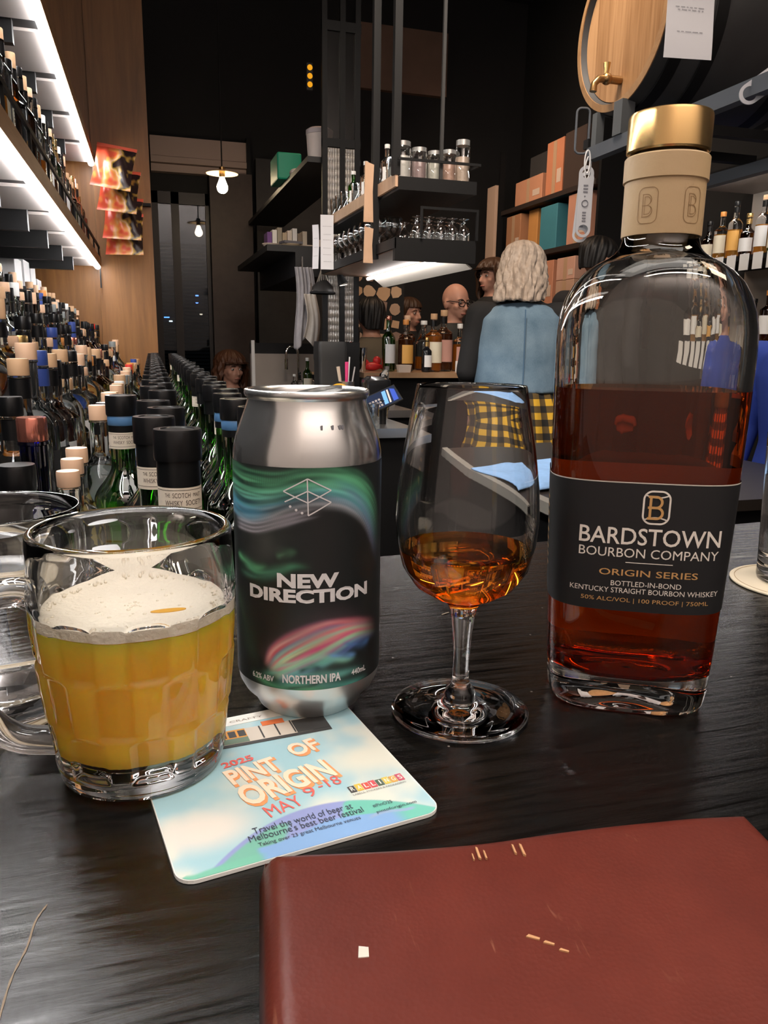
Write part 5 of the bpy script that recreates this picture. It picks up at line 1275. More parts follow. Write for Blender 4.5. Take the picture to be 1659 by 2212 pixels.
MB().tube([(0, 0, .15), (-.02, -.02, .13), (-.045, -.03, .07)], [.012, .018, .010], 8).build('handle', M_chrome, t)
o = MB().rings([[(x*k, y*k, z) for x, y in rrect(.052, .045, .012)] for k, z in ((.92, 0), (1, .10), (1.02, .105), (.98, .12), (.6, .135))]).build('ice_bucket', mat('bucket_black', (.02, .02, .022), .12), None, (.775, 2.80, .9452)); tag(o, 'glossy black bucket on the aisle counter right of the tablet', 'bucket')
o.location = (.90, 3.055, .9452)
for k, (x, y) in enumerate(((.70, 2.44), (.735, 2.62), (.80, 2.66))):
    o = MB().lathe([(0, .002), (.026, 0), (.028, .003), (.031, .075), (.029, .075), (.026, .01), (0, .01)], 20).build('tumbler', M_gb, None, (x, y, .9452)); tag(o, 'clear tumbler, %s from the front near the tablet' % ORD[k], 'glass', 'tumblers by the tablet')
# ------------------------------------------------------------------ sink bench with blue cloth
t = thing('sink_bench', 'low dark sink bench with a pale steel edge between glass and bottle', 'bench')
bx = [(.822, 1.40), (.845, 1.95), (.925, 2.42), (1.75, 2.42), (1.75, 1.40)]
MB().rings([[(x, y, z) for x, y in reversed(bx)] for z in (.852, .878)]).build('worktop', mat('bench_brown_steel', (.05, .040, .033), .35, .5), t, smooth=False)
mb = MB()
for a, b in zip(bx[:2], bx[1:3]): mb.rings([[(a[0]-.004, a[1], z0), (a[0]+.05, a[1], z0), (a[0]+.05, a[1], z1), (a[0]-.004, a[1], z1)] if False else [(p[0]-.004, p[1], .856), (p[0]+.022, p[1], .856), (p[0]+.022, p[1], .882), (p[0]-.004, p[1], .882)] for p in (a, b) for z0, z1 in ((0, 0),)])
mb.build('steel_edge', mat('edge_pale_steel', (.36, .34, .30), .4, .3), t, smooth=False)
MB().box(.95, 1.73, 1.45, 2.38, 0, .8518).build('cabinet', M_black, t, smooth=False)
nu = 44; V = []
for j in range(nu):
    for i in range(nu):
        u, v = i/(nu-1), j/(nu-1); e = min(u, 1-u, v, 1-v)
        V.append((.86+.30*u+.02*math.sin(5*v), 1.58+.34*v+.10*u,   .8865+.014*min(1, e*12)*(.55+.45*math.sin(9*u+4*v)*math.cos(8*v))))
me = bpy.data.meshes.new('bar_cloth'); me.from_pydata(V, [], [(j*nu+i, j*nu+i+1, (j+1)*nu+i+1, (j+1)*nu+i) for j in range(nu-1) for i in range(nu-1)])
me.polygons.foreach_set('use_smooth', [True]*len(me.polygons)); me.materials.append(mat('cloth_blue', (.26, .46, .80), .9, var=.15, vscale=60))
o = link('bar_cloth', me); md = o.modifiers.new('thickness', 'SOLIDIFY'); md.thickness = .003; tag(o, 'light blue bar cloth lying on the sink bench', 'cloth')

# ------------------------------------------------------------------ gantry with barrel and openers on the right
t = thing('bar_gantry', 'grey steel gantry over the bar carrying the barrel', 'rack')
M_rail = mat('gantry_grey', (.09, .10, .115), .45, .4)
MB().box(1.14, 1.165, .4, 1.93, 1.690, 1.722).build('beam', M_rail, t, smooth=False); MB().box(1.65, 1.68, .4, 2.4, 1.690, 1.722).build('beam', M_rail, t, smooth=False)
for x, y, w_ in ((1.152, 1.905, .011), (1.152, 1.79, .018)): MB().box(x-w_, x+w_, y-w_, y+w_, 1.7222, 1.80).build('stub_post', mat('stub_dark', (.07, .075, .08), .5), t, smooth=False)
for x, y in ((1.665, 2.285), (1.665, 2.19)): tag(MB().box(x-.012, x+.012, y-.012, y+.012, 1.7223, 3.798).build('ceiling_post', M_rail, smooth=False), 'grey steel post from gantry to ceiling, %s of the pair right of the barrel' % ('rear' if y > 2.25 else 'front'), 'post')
for y in (1.72, 1.94): MB().box(1.14, 1.68, y-.012, y+.012, 1.7223, 1.745).build('cradle_bar', M_black, t, smooth=False)
MB().box(1.50, 1.72, .4, 1.56, 1.7225, 1.765).build('upper_board', mat('gantry_board', (.12, .06, .035), .5), t, smooth=False)
brl = thing('oak_barrel', 'small oak barrel with brass tap lying on the gantry', 'barrel', (1.15, 1.83, 1.985), 0)
BM = Matrix.Rotation(PI/2, 4, 'Y')
def bl(prof, n=48): return [(r, z) for r, z in prof]
MB().lathe([(.172, .018), (.178, -.002), (.196, 0), (.205, .05), (.222, .14), (.229, .235), (.222, .33), (.205, .42), (.196, .47), (.178, .472), (.172, .455)], 64, BM).build('staves', mat('barrel_dark', (.030, .030, .031), .55, var=.3, vscale=15), brl, sharp=50)
def head_mat():
    m, n, l, b = newmat('barrel_head_oak')
    tc = n.new('ShaderNodeTexCoord'); sx = n.new('ShaderNodeSeparateXYZ'); l.new(tc.outputs['Object'], sx.inputs[0])
    ml = n.new('ShaderNodeMath'); ml.operation = 'MULTIPLY'; ml.inputs[1].default_value = 16; l.new(sx.outputs['Y'], ml.inputs[0])
    fl = n.new('ShaderNodeMath'); fl.operation = 'FLOOR'; l.new(ml.outputs[0], fl.inputs[0])
    wn = n.new('ShaderNodeTexWhiteNoise'); wn.noise_dimensions = '1D'; l.new(fl.outputs[0], wn.inputs['W'])
    mp = n.new('ShaderNodeMapping'); mp.inputs['Scale'].default_value = (8, 60, 3); nz = n.new('ShaderNodeTexNoise'); nz.inputs['Scale'].default_value = 2; nz.inputs['Detail'].default_value = 6
    l.new(tc.outputs['Object'], mp.inputs[0]); l.new(mp.outputs[0], nz.inputs['Vector'])
    a = n.new('ShaderNodeMath'); a.operation = 'MULTIPLY_ADD'; a.inputs[1].default_value = .5; l.new(wn.outputs['Value'], a.inputs[0]); l.new(nz.outputs['Fac'], a.inputs[2])
    cr = n.new('ShaderNodeValToRGB'); cr.color_ramp.elements[0].color = (.20, .095, .035, 1); cr.color_ramp.elements[1].color = (.37, .205, .095, 1); cr.color_ramp.elements[0].position = .35; cr.color_ramp.elements[1].position = .95
    l.new(a.outputs[0], cr.inputs['Fac']); l.new(cr.outputs['Color'], b.inputs['Base Color']); b.inputs['Roughness'].default_value = .5
    fr = n.new('ShaderNodeMath'); fr.operation = 'FRACT'; l.new(ml.outputs[0], fr.inputs[0])
    return m
M_head = head_mat()
MB().lathe([(0, .012), (.1715, .012), (.1715, .024), (0, .024)], 64, BM).build('head', M_head, brl, smooth=False)['label'] = 'pale oak barrel head'
MB().lathe([(.1785, -.0045), (.1955, -.0025), (.1965, .004), (.1785, -.002)], 64, BM, closed=True).build('chime', wood_mat('barrel_chime', (.22, .11, .045), (.33, .19, .085), (8, 8, 8), .5, .03), brl, sharp=50)
for z, r in ((.045, .2065), (.12, .2215), (.35, .2215), (.425, .2065)): MB().lathe([(r-.004, z-.015), (r+.0005, z-.015), (r+.0015, z+.015), (r-.004, z+.015)], 64, BM, closed=True).build('hoop', M_black, brl, sharp=50)
tp = MB(); tp.tube([(.011, 0, -.128), (-.03, 0, -.128)], .010, 12); tp.tube([(-.022, 0, -.128), (-.05, .0, -.130), (-.062, .0, -.142), (-.064, 0, -.160)], [.009, .009, .008, .009], 12); tp.ball((-.028, 0, -.128), .014, 12, 8)
tap_ = tp.build('tap', mat('tap_brass', (.35, .20, .08), .3, .9), brl)
MB().tube([(-.03, 0, -.118), (-.03, 0, -.092)], [.005, .009], 10).build('tap_handle', mat('tap_brass_bright', (.72, .48, .18), .25, .9), tap_)
receipt('curled white receipt strip hanging right of the barrel', (1.112, 1.50, 2.06), .105, .262, .020, -.15, [.3, .42, .62, .64, .8], 5, -.03)
# bar openers
def opener_mesh():
    L, W2 = .178, .0195; P = []
    for k in range(25): a = PI*k/24; P.append((W2*math.cos(a), L/2-W2+W2*math.sin(a)))
    for k in range(25): a = PI+PI*k/24; P.append((W2*math.cos(a), -L/2+W2+W2*math.sin(a)))
    bm = bmesh.new(); loops = []
    def lp_(pts):
        vs = [bm.verts.new((x, 0, z)) for x, z in pts]; return [bm.edges.new((vs[i], vs[(i+1) % len(vs)])) for i in range(len(vs))]
    E_ = lp_(P)+lp_([(.0115*math.cos(a), L/2-W2+.0115*math.sin(a)) for a in np.linspace(0, 2*PI, 24, endpoint=False)])+lp_([(.0135*math.cos(a), -L/2+W2+.0125*math.sin(a)) for a in np.linspace(0, 2*PI, 24, endpoint=False)])
    bmesh.ops.triangle_fill(bm, edges=E_, use_beauty=True)
    bad = [f for f in bm.faces if any(math.hypot(f.calc_center_median().x/r, (f.calc_center_median().z-c)/r) < .999 for r, c in ((.0112, L/2-W2), (.0120, -L/2+W2)))]
    bmesh.ops.delete(bm, geom=bad, context='FACES')
    g = bmesh.ops.extrude_face_region(bm, geom=bm.faces[:]); bmesh.ops.translate(bm, verts=[v for v in g['geom'] if isinstance(v, bmesh.types.BMVert)], vec=(0, .003, 0))
    bmesh.ops.recalc_face_normals(bm, faces=bm.faces[:])
    me = bpy.data.meshes.new('blade'); bm.to_mesh(me); bm.free(); me.materials.append(mat('opener_enamel', (.42, .43, .46), .35, .2)); return me
OM = opener_mesh()
def opener(label, loc, rot, ring=True):
    t = thing('bottle_opener', label, 'bottle opener', loc, 0, 'flat bar openers hung from the gantry'); t.rotation_euler = rot
    b = link('blade', OM, t)
    mb = MB()
    for k in range(3): mb.box(-.006, .006, -.0006, -.0002, .022+.008*k, .026+.008*k)
    for k in range(4): mb.box(-.005, .005, -.0006, -.0002, -.050+.007*k, -.046+.007*k)
    mb.box(-.003, .001, -.0006, -.0002, .012, .015)
    mb.tube([(.008*math.cos(a), -.0005, -.004+.008*math.sin(a)) for a in np.linspace(0, 2*PI, 20, endpoint=False)], .0012, 5, closed=True)
    mb.build('printed_mark', mat('opener_print', (.13, .13, .15), .5), b, smooth=False)
    for rg in MB(),: rg.tube([(.007*math.cos(a), 0, .0975+.028*math.sin(a)) for a in np.linspace(0, 2*PI, 24, endpoint=False)], .0020, 6, closed=True); rg.build('hanging_loop', mat('loop_pale', (.55, .55, .56), .4), t)
    return t
opener('front flat grey bar opener of a pair on the gantry end', (1.128, 1.905, 1.585), (0, 0, -.25))
opener('rear flat grey bar opener, half hidden by the front one', (1.136, 1.925, 1.575), (0, .06, -.5))
opener('pale bar opener tilted at the right frame edge by the gantry', (1.19, 1.32, 1.735), (0, .95, -.45))
mb = MB(); mb.tube([(x, 0, z) for x, z in rrect(.017, .055, .012, 5)], .003, 6, closed=True)
tag(mb.build('hanging_link', M_rail, None, (1.128, 1.94, 1.765), rot=(0, 0, -.3)), 'long grey steel link hanging above the flat bar openers', 'link')
# small tumblers on the gantry board
for k, y in enumerate((1.28, 1.36, 1.44, 1.52)):
    o = MB().lathe([(0, .002), (.026, 0), (.028, .003), (.031, .085), (.029, .085), (.026, .01), (0, .01)], 16).build('tumbler', M_gb, None, (1.57, y, 1.7653)); tag(o, 'clear tumbler, %s from the right on the gantry board' % ORD[k], 'glass', 'tumblers on the gantry board')

# ------------------------------------------------------------------ right wall: lit bottle shelves
t = thing('bottle_shelf', 'lit wall shelf of whisky bottles at the right edge', 'shelf')
M_cr = mat('shelf_cream', (.52, .46, .40), .6)
MB().box(2.985, 2.998, 2.3, 3.42, 1.1, 2.0).build('back_panel', M_cr, t, smooth=False)
MB().box(2.60, 2.985, 2.3, 3.42, 1.985, 2.02).build('top_board', M_black, t, smooth=False)
MB().box(2.63, 2.985, 2.3, 3.42, 1.972, 1.9848).build('underside_panel', M_under, t, smooth=False)
MB().tube([(2.612, 2.32, 1.972), (2.612, 3.33, 1.972)], .010, 10).build('light_strip', M_led, t)
for z in (1.62, 1.24): MB().box(2.60, 2.985, 2.3, 3.42, z-.022, z).build('board', M_black, t, smooth=False)
MB().box(2.585, 2.62, 3.42, 3.45, 0, 2.02).build('upright', M_black, t, smooth=False)
for z in (1.62, 1.24):
    for k in range(10): MB().box(2.596, 2.5995, 3.29-.082*k, 3.345-.082*k, z-.065, z+.006).build('price_card', PAP['white'], t, smooth=False)
k = 0
for zi, z in enumerate((1.62, 1.24)):
    for k in range(10):
        gl_ = ['brown', 'clear', 'clear', 'brown', 'clear', 'green', 'clear', 'black', 'brown', 'clear'][(k+3*zi) % 10]
        bottle('%s bottle, %s from the far end of the %s wall shelf' % (GW[gl_], ORD[k], ('upper', 'lower')[zi]), (2.68, 3.34-.088*k, z+.0002), ['squat', 'square', 'tall', 'squat', 'tall'][(k+zi) % 5], gl_, ['black', 'orange', 'black', 'gold', 'tan'][(k+zi) % 5], 'gold' if gl_ == 'clear' else None, .85,
               ['cream', 'white', 'cream', 'white', 'orange'][(k*2+zi) % 5], -1.2, 'bottles on the lit wall shelf', .86)
# ------------------------------------------------------------------ right wall: store shelves with cartons
t = thing('store_shelf', 'dark wall shelving stacked with cardboard cartons at the back right', 'shelf')
MB().box(2.94, 2.998, 4.2, 5.8, 1.2, 2.58).build('back_panel', mat('store_panel', (.46, .29, .20), .7), t, smooth=False)
for z in (2.17, 1.83, 1.47): MB().box(2.58, 2.94, 4.25, 5.55, z-.03, z).build('board', mat('store_board', (.03, .02, .016), .6), t, smooth=False)
MB().box(2.56, 2.60, 5.53, 5.55, 0, 2.58).build('upright', M_black, t, smooth=False); MB().box(2.58, 2.998, 4.2, 4.225, 0, 2.58).build('upright', M_black, t, smooth=False)
MB().box(2.55, 2.60, 5.58, 5.72, 1.2, 2.36).build('pale_board', mat('pale_board', (.68, .48, .36), .6), t, smooth=False)
def carton(lb, y0, y1, z0, z1, c, x0=2.60, flaps=True, d_=.2):
    t = thing('carton', lb, 'box', (x0, (y0+y1)/2, z0), 0, 'cartons on the store shelves'); hy_ = abs(y1-y0)/2-.003; h_ = z1-z0
    o = MB().box(0, d_, -hy_, hy_, 0, h_).build('carton_body', mat('carton_'+'_'.join('%02d' % int(v*100) for v in c), c, .75, var=.12, vscale=8), t, smooth=False); bevel(o, .004, 1)
    if flaps:
        MB().box(-.0012, -.0002, -.022, .022, 0, h_-.004).build('tape', mat('packing_tape', (.52, .33, .20), .35), t, smooth=False)
        MB().box(-.0014, -.0003, -hy_*.85, -hy_*.35, h_*.2, h_*.45).build('shipping_label', mat('ship_label', (.62, .48, .38), .7), t, smooth=False)
CB = (.52, .25, .15)
carton('tall pale carton at the far end of the top store shelf', 5.47, 5.19, 2.1702, 2.50, (.55, .36, .27), 2.80, False, .12)
carton('long low orange-brown carton on the top store shelf', 5.33, 4.93, 2.1702, 2.33, (.55, .26, .15), 2.59-.0)
carton('black case on top of the long low carton', 5.18, 4.93, 2.3305, 2.47, (.03, .028, .027), 2.62, False)
carton('tall orange-brown carton in the middle of the top store shelf', 4.905, 4.685, 2.1702, 2.50, (.58, .22, .11))
carton('dark brown carton at the near end of the top store shelf', 4.675, 4.42, 2.1702, 2.51, (.05, .03, .022), 2.60, False)
carton('brown carton at the far end of the middle store shelf', 5.47, 5.24, 1.8302, 2.12, (.42, .20, .10))
carton('small orange carton between larger ones on the middle store shelf', 5.2, 5.06, 1.8302, 2.13, (.60, .28, .08), 2.64, False)
carton('teal case on the middle store shelf', 4.95, 4.72, 1.8302, 2.11, (.05, .22, .28), 2.60, False)
carton('tall pinkish carton on the middle store shelf near the openers', 4.59, 4.36, 1.8302, 2.13, (.56, .27, .18))
carton('orange-brown carton on the lowest store shelf beside the pale hair', 4.97, 4.73, 1.4702, 1.76, (.55, .24, .14))
carton('upper small pink-brown carton on the lowest store shelf', 4.69, 4.46, 1.6206, 1.76, (.60, .34, .25))
carton('lower small pink-brown carton on the lowest store shelf', 4.69, 4.46, 1.4702, 1.62, (.52, .32, .22))
o = MB().box(0, .03, -.10, .10, 0, .42).build('picture_frame', mat('frame_cream', (.55, .42, .33), .6), None, (2.60, 4.06, 1.80), False)
MB().box(-.004, -.0005, -.05, .05, .12, .36).build('dark_inset', mat('inset_dark', (.03, .028, .02), .4), o, smooth=False); o.name = 'cupboard_door'; tag(o, 'cream panel with a dark inset beside the openers', 'panel')
o.location = (2.962, 4.07, 1.90)
# pinned cards behind the drinkers
t = thing('notice_board', 'dark board covered with pinned drink mats behind the seated men', 'board'); MB().box(1.36, 1.75, 5.27, 5.30, 0, 1.72).build('panel', M_dark, t, smooth=False)
rr = random.Random(11); cells = [(c, r_) for c in range(4) for r_ in range(6)]
for k, (c, r_) in enumerate(cells):
    s = rr.uniform(.040, .056); n = rr.choice([4, 7, 12]); P = [(s*rr.uniform(.8, 1.05)*math.cos(2*PI*i/n+.6), s*rr.uniform(.8, 1.05)*math.sin(2*PI*i/n+.6)) for i in range(n)]
    o = MB().rings([[(x, y, z) for x, z in P] for y in (-.004, 0)][::-1]).build('pinned_card', mat('card_%d' % (k % 4), ((.62, .40, .24), (.50, .34, .24), (.66, .46, .30), (.30, .2, .16))[k % 4], .8), None, (1.41+.093*c+rr.uniform(-.008, .008), 5.2699, 1.13+.105*r_+rr.uniform(-.01, .01)), False)
    tag(o, 'tan pinned card, %s from left in the %s row up the notice board' % (ORD[c], ORD[r_]), 'card', 'cards on the notice board')

# ------------------------------------------------------------------ people
def remesh(mb, voxel, m, smooth_it=6, name='body'):
    me = mb.mesh(name, None, False); o = bpy.data.objects.new('tmp', me); COL.objects.link(o)
    r = o.modifiers.new('r', 'REMESH'); r.mode = 'VOXEL'; r.voxel_size = voxel
    s = o.modifiers.new('s', 'SMOOTH'); s.iterations = smooth_it; s.factor = .5
    dg = bpy.context.evaluated_depsgraph_get(); dg.update()
    out = bpy.data.meshes.new_from_object(o.evaluated_get(dg)); out.name = name
    bpy.data.objects.remove(o); bpy.data.meshes.remove(me)
    out.polygons.foreach_set('use_smooth', [True]*len(out.polygons)); out.materials.clear(); out.materials.append(m)
    return out
def erings(mb, L):
    """L: (x, y, z, rx, ry) stacked elliptical sections, capped"""
    mb.rings([[(x+rx*math.cos(2*PI*i/24), y+ry*math.sin(2*PI*i/24), z) for i in range(24)] for x, y, z, rx, ry in L])
def limb(mb, P, Rr):
    Q = []; S = []
    for k in range(len(P)-1):
        for t in (0, .5): Q.append(Vector(P[k]).lerp(Vector(P[k+1]), t)); S.append(Rr[k]+(Rr[k+1]-Rr[k])*t)
    Q.append(Vector(P[-1])); S.append(Rr[-1])
    mb.tube(Q, S, 14)
    for p, r in zip(P, Rr): mb.ball(p, r*.995, 14, 10)
def hand(mb, wr, d, up):
    d = Vector(d).normalized(); up = Vector(up); up = (up-d*up.dot(d)).normalized(); s = d.cross(up)
    wr = Vector(wr)
    limb(mb, [wr, wr+d*.05], [.024, .020])
    for sx in (-.018, .018): limb(mb, [wr+d*.01, wr+d*.075+s*sx*1.15], [.018, .015])
    for k, L in enumerate((.064, .075, .070, .054)):
        b = wr+d*.085+s*(.030-.0195*k); limb(mb, [b-d*.02, b+d*L*.45-up*.006, b+d*L*.8-up*.024, b+d*L*.95-up*.042], [.0095, .0088, .008, .0072])
    limb(mb, [wr+d*.022+s*.018, wr+d*.055+s*.050-up*.008, wr+d*.085+s*.056-up*.020], [.013, .010, .008])
def person(label, loc, rz, H, skin, pelvis, top=None, legs=(.02, .02, .025), arms=None, hair=None, face=True, head_turn=0., head_tilt=0., sleeves=True, glasses=False, lean=0., extra=None, voxel=.0075):
    s = H/1.72; dz = pelvis-.92; seated = dz < -.05
    t = thing('person', label, 'person', loc, rz); t.scale = (s,)*3
    pel = .92+dz
    def T(z): return z+dz
    def ly(z): return -lean*max(0, z-.92)                # forward lean
    torso = [(0, 0, T(.84), .12, .10), (0, 0, T(.90), .165, .115), (0, ly(.97), T(.97), .160, .112), (0, ly(1.08), T(1.08), .138, .100), (0, ly(1.2), T(1.2), .155, .112), (0, ly(1.33), T(1.33), .182, .115), (0, ly(1.41), T(1.41), .165, .095), (0, ly(1.46), T(1.46), .095, .070), (0, ly(1.49), T(1.49), .060, .060)]
    mb = MB(); erings(mb, torso)
    limb(mb, [(0, ly(1.45)+.005, T(1.45)), (0, ly(1.56)-.01, T(1.56))], [.058, .053])
    HM = Matrix.Translation((0, ly(1.56)-.012, T(1.555))) @ Matrix.Rotation(head_turn, 4, 'Z') @ Matrix.Rotation(head_tilt, 4, 'X')
    mb.ball((0, .012, .075), (.074, .094, .092), 24, 16, HM); mb.ball((0, -.028, .015), (.056, .058, .052), 20, 14, HM); mb.ball((0, -.052, -.018), (.030, .028, .024), 14, 10, HM)
    mb.tube([HM @ Vector(p) for p in ((0, -.080, .064), (0, -.096, .040), (0, -.103, .022), (0, -.085, .014))], [.009, .011, .014, .009], 10)
    for sx in (-1, 1):
        mb.ball((sx*.010, -.090, .018), .009, 10, 8, HM); mb.ball((sx*.074, .008, .040), (.011, .022, .032), 12, 10, HM)
        mb.ball((sx*.030, -.068, .074), (.022, .014, .009), 12, 8, HM); mb.ball((sx*.040, -.056, .030), (.022, .022, .020), 12, 8, HM)
    mb.ball((0, -.083, -.004), (.020, .010, .005), 12, 8, HM); mb.ball((0, -.081, -.012), (.017, .010, .006), 12, 8, HM)
    if arms is None: arms = [((-.21, 0, 1.40), (-.25, .02, 1.12), (-.22, -.10, .90)), ((.21, 0, 1.40), (.25, .02, 1.12), (.22, -.10, .90))]
    A_ = [[(p[0], p[1]+ly(p[2])*(1 if i == 0 else .7), p[2]+dz) for i, p in enumerate(a)] for a in arms]
    for a in A_:
        limb(mb, [(a[0][0]*.80, a[0][1], a[0][2])]+list(a), [.050, .050, .040, .027]); d = Vector(a[2])-Vector(a[1]); hand(mb, a[2], d, (0, .25, 1) if abs(d.normalized().z) < .8 else (0, -1, .0) if a[0][0] > 0 else (0, -1, 0))
    if seated: LG = [[(sx*.09, 0, pel), (sx*.13, -.36, pel*.70), (sx*.12, -.30, .09)] for sx in (-1, 1)]
    else: LG = [[(sx*.09, 0, pel), (sx*.10, -.01, .50), (sx*.10, .02, .09)] for sx in (-1, 1)]
    for l_ in LG:
        limb(mb, l_, [.088, .058, .040]); k = Vector(l_[2]); limb(mb, [k+Vector((0, .01, -.05)), k+Vector((0, -.14, -.065))], [.036, .026])
    body = link('body', remesh(mb, voxel, skin, 5), t)
    # clothing
    if legs is not None:
        mb = MB(); erings(mb, [(0, 0, T(.83), .13, .11), (0, 0, T(.90), .176, .126), (0, ly(.99), T(.99), .168, .120)])
        for l_ in LG: limb(mb, l_, [.100, .072, .055])
        link('trousers', remesh(mb, .012, mat('trouser_%02d_%02d' % (int(legs[0]*100), int(legs[2]*100)), legs, .8, bump=.2, bscale=120), 4), t)
        mb = MB()
        for l_ in LG: k = Vector(l_[2]); limb(mb, [k+Vector((0, .015, -.045)), k+Vector((0, -.06, -.05)), k+Vector((0, -.15, -.060))], [.044, .042, .030])
        link('shoes', remesh(mb, .010, mat('shoe_black', (.02, .02, .02), .5), 3), t)
    if top is not None:
        mb = MB(); erings(mb, [(x, y, z, rx+.016, ry+.016) for x, y, z, rx, ry in torso[1:-1]]+[(0, ly(1.485), T(1.485), .068, .066)])
        if sleeves:
            for a in A_: limb(mb, [(a[0][0]*.80, a[0][1], a[0][2])]+list(a[:2])+[tuple(Vector(a[1]).lerp(Vector(a[2]), .93))], [.064, .066, .055, .042])
        link('jacket' if sleeves else 'vest', remesh(mb, .010, top, 5), t)
    if hair is not None:
        hm, style = hair; mb = MB(); nu, nv = 120, 40; rr = np.random.default_rng(int(abs(loc[0])*100)); ph = rr.uniform(0, 6, 6); V = []
        for j in range(nv):
            for i in range(nu):
                az = 2*PI*i/nu; front = -math.sin(az)       # 1 at the face
                side, lo = {'short': (.030, -.030), 'crop': (.045, .0), 'bob': (-.085, -.125), 'long': (-.13, -.17)}[style]
                lim = .098 if style != 'crop' else .108
                f_ = front
                zb = lim if f_ > .62 else lim+(side-lim)*min(1, (.62-f_)/.34)**.8 if f_ > .1 else side+(lo-side)*min(1, (.1-f_)/.8)
                v = j/(nv-1)
                top_z = .180 if style != 'bob' else .192
                if v < .55: q = v/.55; z = top_z-(top_z-.10)*(1-math.cos(q*PI/2)); rad = math.sin(q*PI/2)
                else: q = (v-.55)/.45; z = .10+(min(zb, .0995)-.10)*q; rad = 1+(.14*math.sin(q*PI*.8) if style in ('bob', 'long') else -.14*q*q)
                if style in ('bob', 'long'): wv = (.0075*math.sin(13*az+ph[0]+1.6*math.sin(34*z+ph[3]))+.0045*math.sin(29*az+ph[1]+2.0*math.sin(46*z+ph[4]))+.003*math.sin(53*az+ph[2]+30*z))*(.4+.6*v)
                else: wv = .004*math.sin(11*az+ph[0]+9*z)+.003*math.sin(23*az+ph[1]-30*z)
                k = .012 if style in ('short', 'crop') else .026
                V.append(tuple(HM @ Vector(((.076+k+wv)*rad*math.cos(az), .012+(.094+k+wv)*rad*math.sin(az), z))))
        mb.add(V, [(j*nu+i, (j+1)*nu+i, (j+1)*nu+(i+1) % nu, j*nu+(i+1) % nu) for j in range(nv-1) for i in range(nu)])
        h = mb.build('hair', hm, t, sharp=80); md = h.modifiers.new('thickness', 'SOLIDIFY'); md.thickness = .006; md.offset = -1
    if face:
        for sx in (-1, 1):
            e = MB().ball((sx*.030, -.0755, .056), (.0125, .007, .0075), 12, 8, HM).build('eye', mat('eye_white', (.55, .5, .47), .2), t)
            MB().ball((sx*.030, -.0815, .056), (.0055, .0025, .0055), 10, 6, HM).build('iris', mat('eye_dark', (.03, .02, .015), .2), e)
            MB().tube([HM @ Vector(p) for p in ((sx*.013, -.084, .074), (sx*.030, -.086, .079), (sx*.047, -.072, .072))], [.0035, .004, .0025], 6).build('eyebrow', mat('brow_brown', (.08, .045, .03), .8), t)
        MB().tube([HM @ Vector(p) for p in ((-.022, -.084, -.009), (0, -.094, -.007), (.022, -.084, -.009))], [.003, .0045, .003], 8).build('mouth', mat('lip_red', (.38, .13, .10), .5), t)
    if glasses:
        mb = MB()
        for sx in (-1, 1):
            mb.tube([HM @ Vector((sx*.032+.025*math.cos(a), -.098+.004*abs(math.cos(a)), .054+.019*math.sin(a))) for a in np.linspace(0, 2*PI, 20, endpoint=False)], .0032, 6, closed=True)
            mb.tube([HM @ Vector(p) for p in ((sx*.057, -.095, .060), (sx*.078, -.03, .062), (sx*.080, .02, .050))], .0026, 6)
        mb.tube([HM @ Vector(p) for p in ((-.008, -.099, .060), (.008, -.099, .060))], .0028, 6)
        mb.build('spectacles', mat('spectacle_black', (.01, .01, .01), .3), t)
    return t, HM, T
SK1 = mat('skin_warm', (.48, .24, .16), .5, var=.08, vscale=30); SK2 = mat('skin_pink', (.55, .29, .21), .5, var=.08, vscale=30); SK3 = mat('skin_tan', (.38, .20, .13), .5)
H_black = mat('hair_black', (.008, .007, .007), .5, bump=.5, bscale=180); H_brown = mat('hair_brown', (.06, .030, .016), .5, bump=.5, bscale=180); H_auburn = mat('hair_auburn', (.10, .04, .02), .5, bump=.5, bscale=180)
def denim():
    m, n, l, b = newmat('denim_light'); tc = n.new('ShaderNodeTexCoord')
    nz = n.new('ShaderNodeTexNoise'); nz.inputs['Scale'].default_value = 9; nz.inputs['Detail'].default_value = 8
    mp = n.new('ShaderNodeMapping'); mp.inputs['Scale'].default_value = (400, 400, 90); n2 = n.new('ShaderNodeTexNoise'); n2.inputs['Scale'].default_value = 1
    ad = n.new('ShaderNodeMath'); ad.operation = 'MULTIPLY_ADD'; ad.inputs[1].default_value = .35
    cr = n.new('ShaderNodeValToRGB'); cr.color_ramp.elements[0].color = (.075, .135, .20, 1); cr.color_ramp.elements[1].color = (.17, .255, .335, 1); cr.color_ramp.elements[0].position = .45; cr.color_ramp.elements[1].position = .95
    l.new(tc.outputs['Object'], nz.inputs['Vector']); l.new(tc.outputs['Object'], mp.inputs[0]); l.new(mp.outputs[0], n2.inputs['Vector'])
    l.new(n2.outputs['Fac'], ad.inputs[0]); l.new(nz.outputs['Fac'], ad.inputs[2]); l.new(ad.outputs[0], cr.inputs['Fac']); l.new(cr.outputs['Color'], b.inputs['Base Color'])
    b.inputs['Roughness'].default_value = .85
    return m
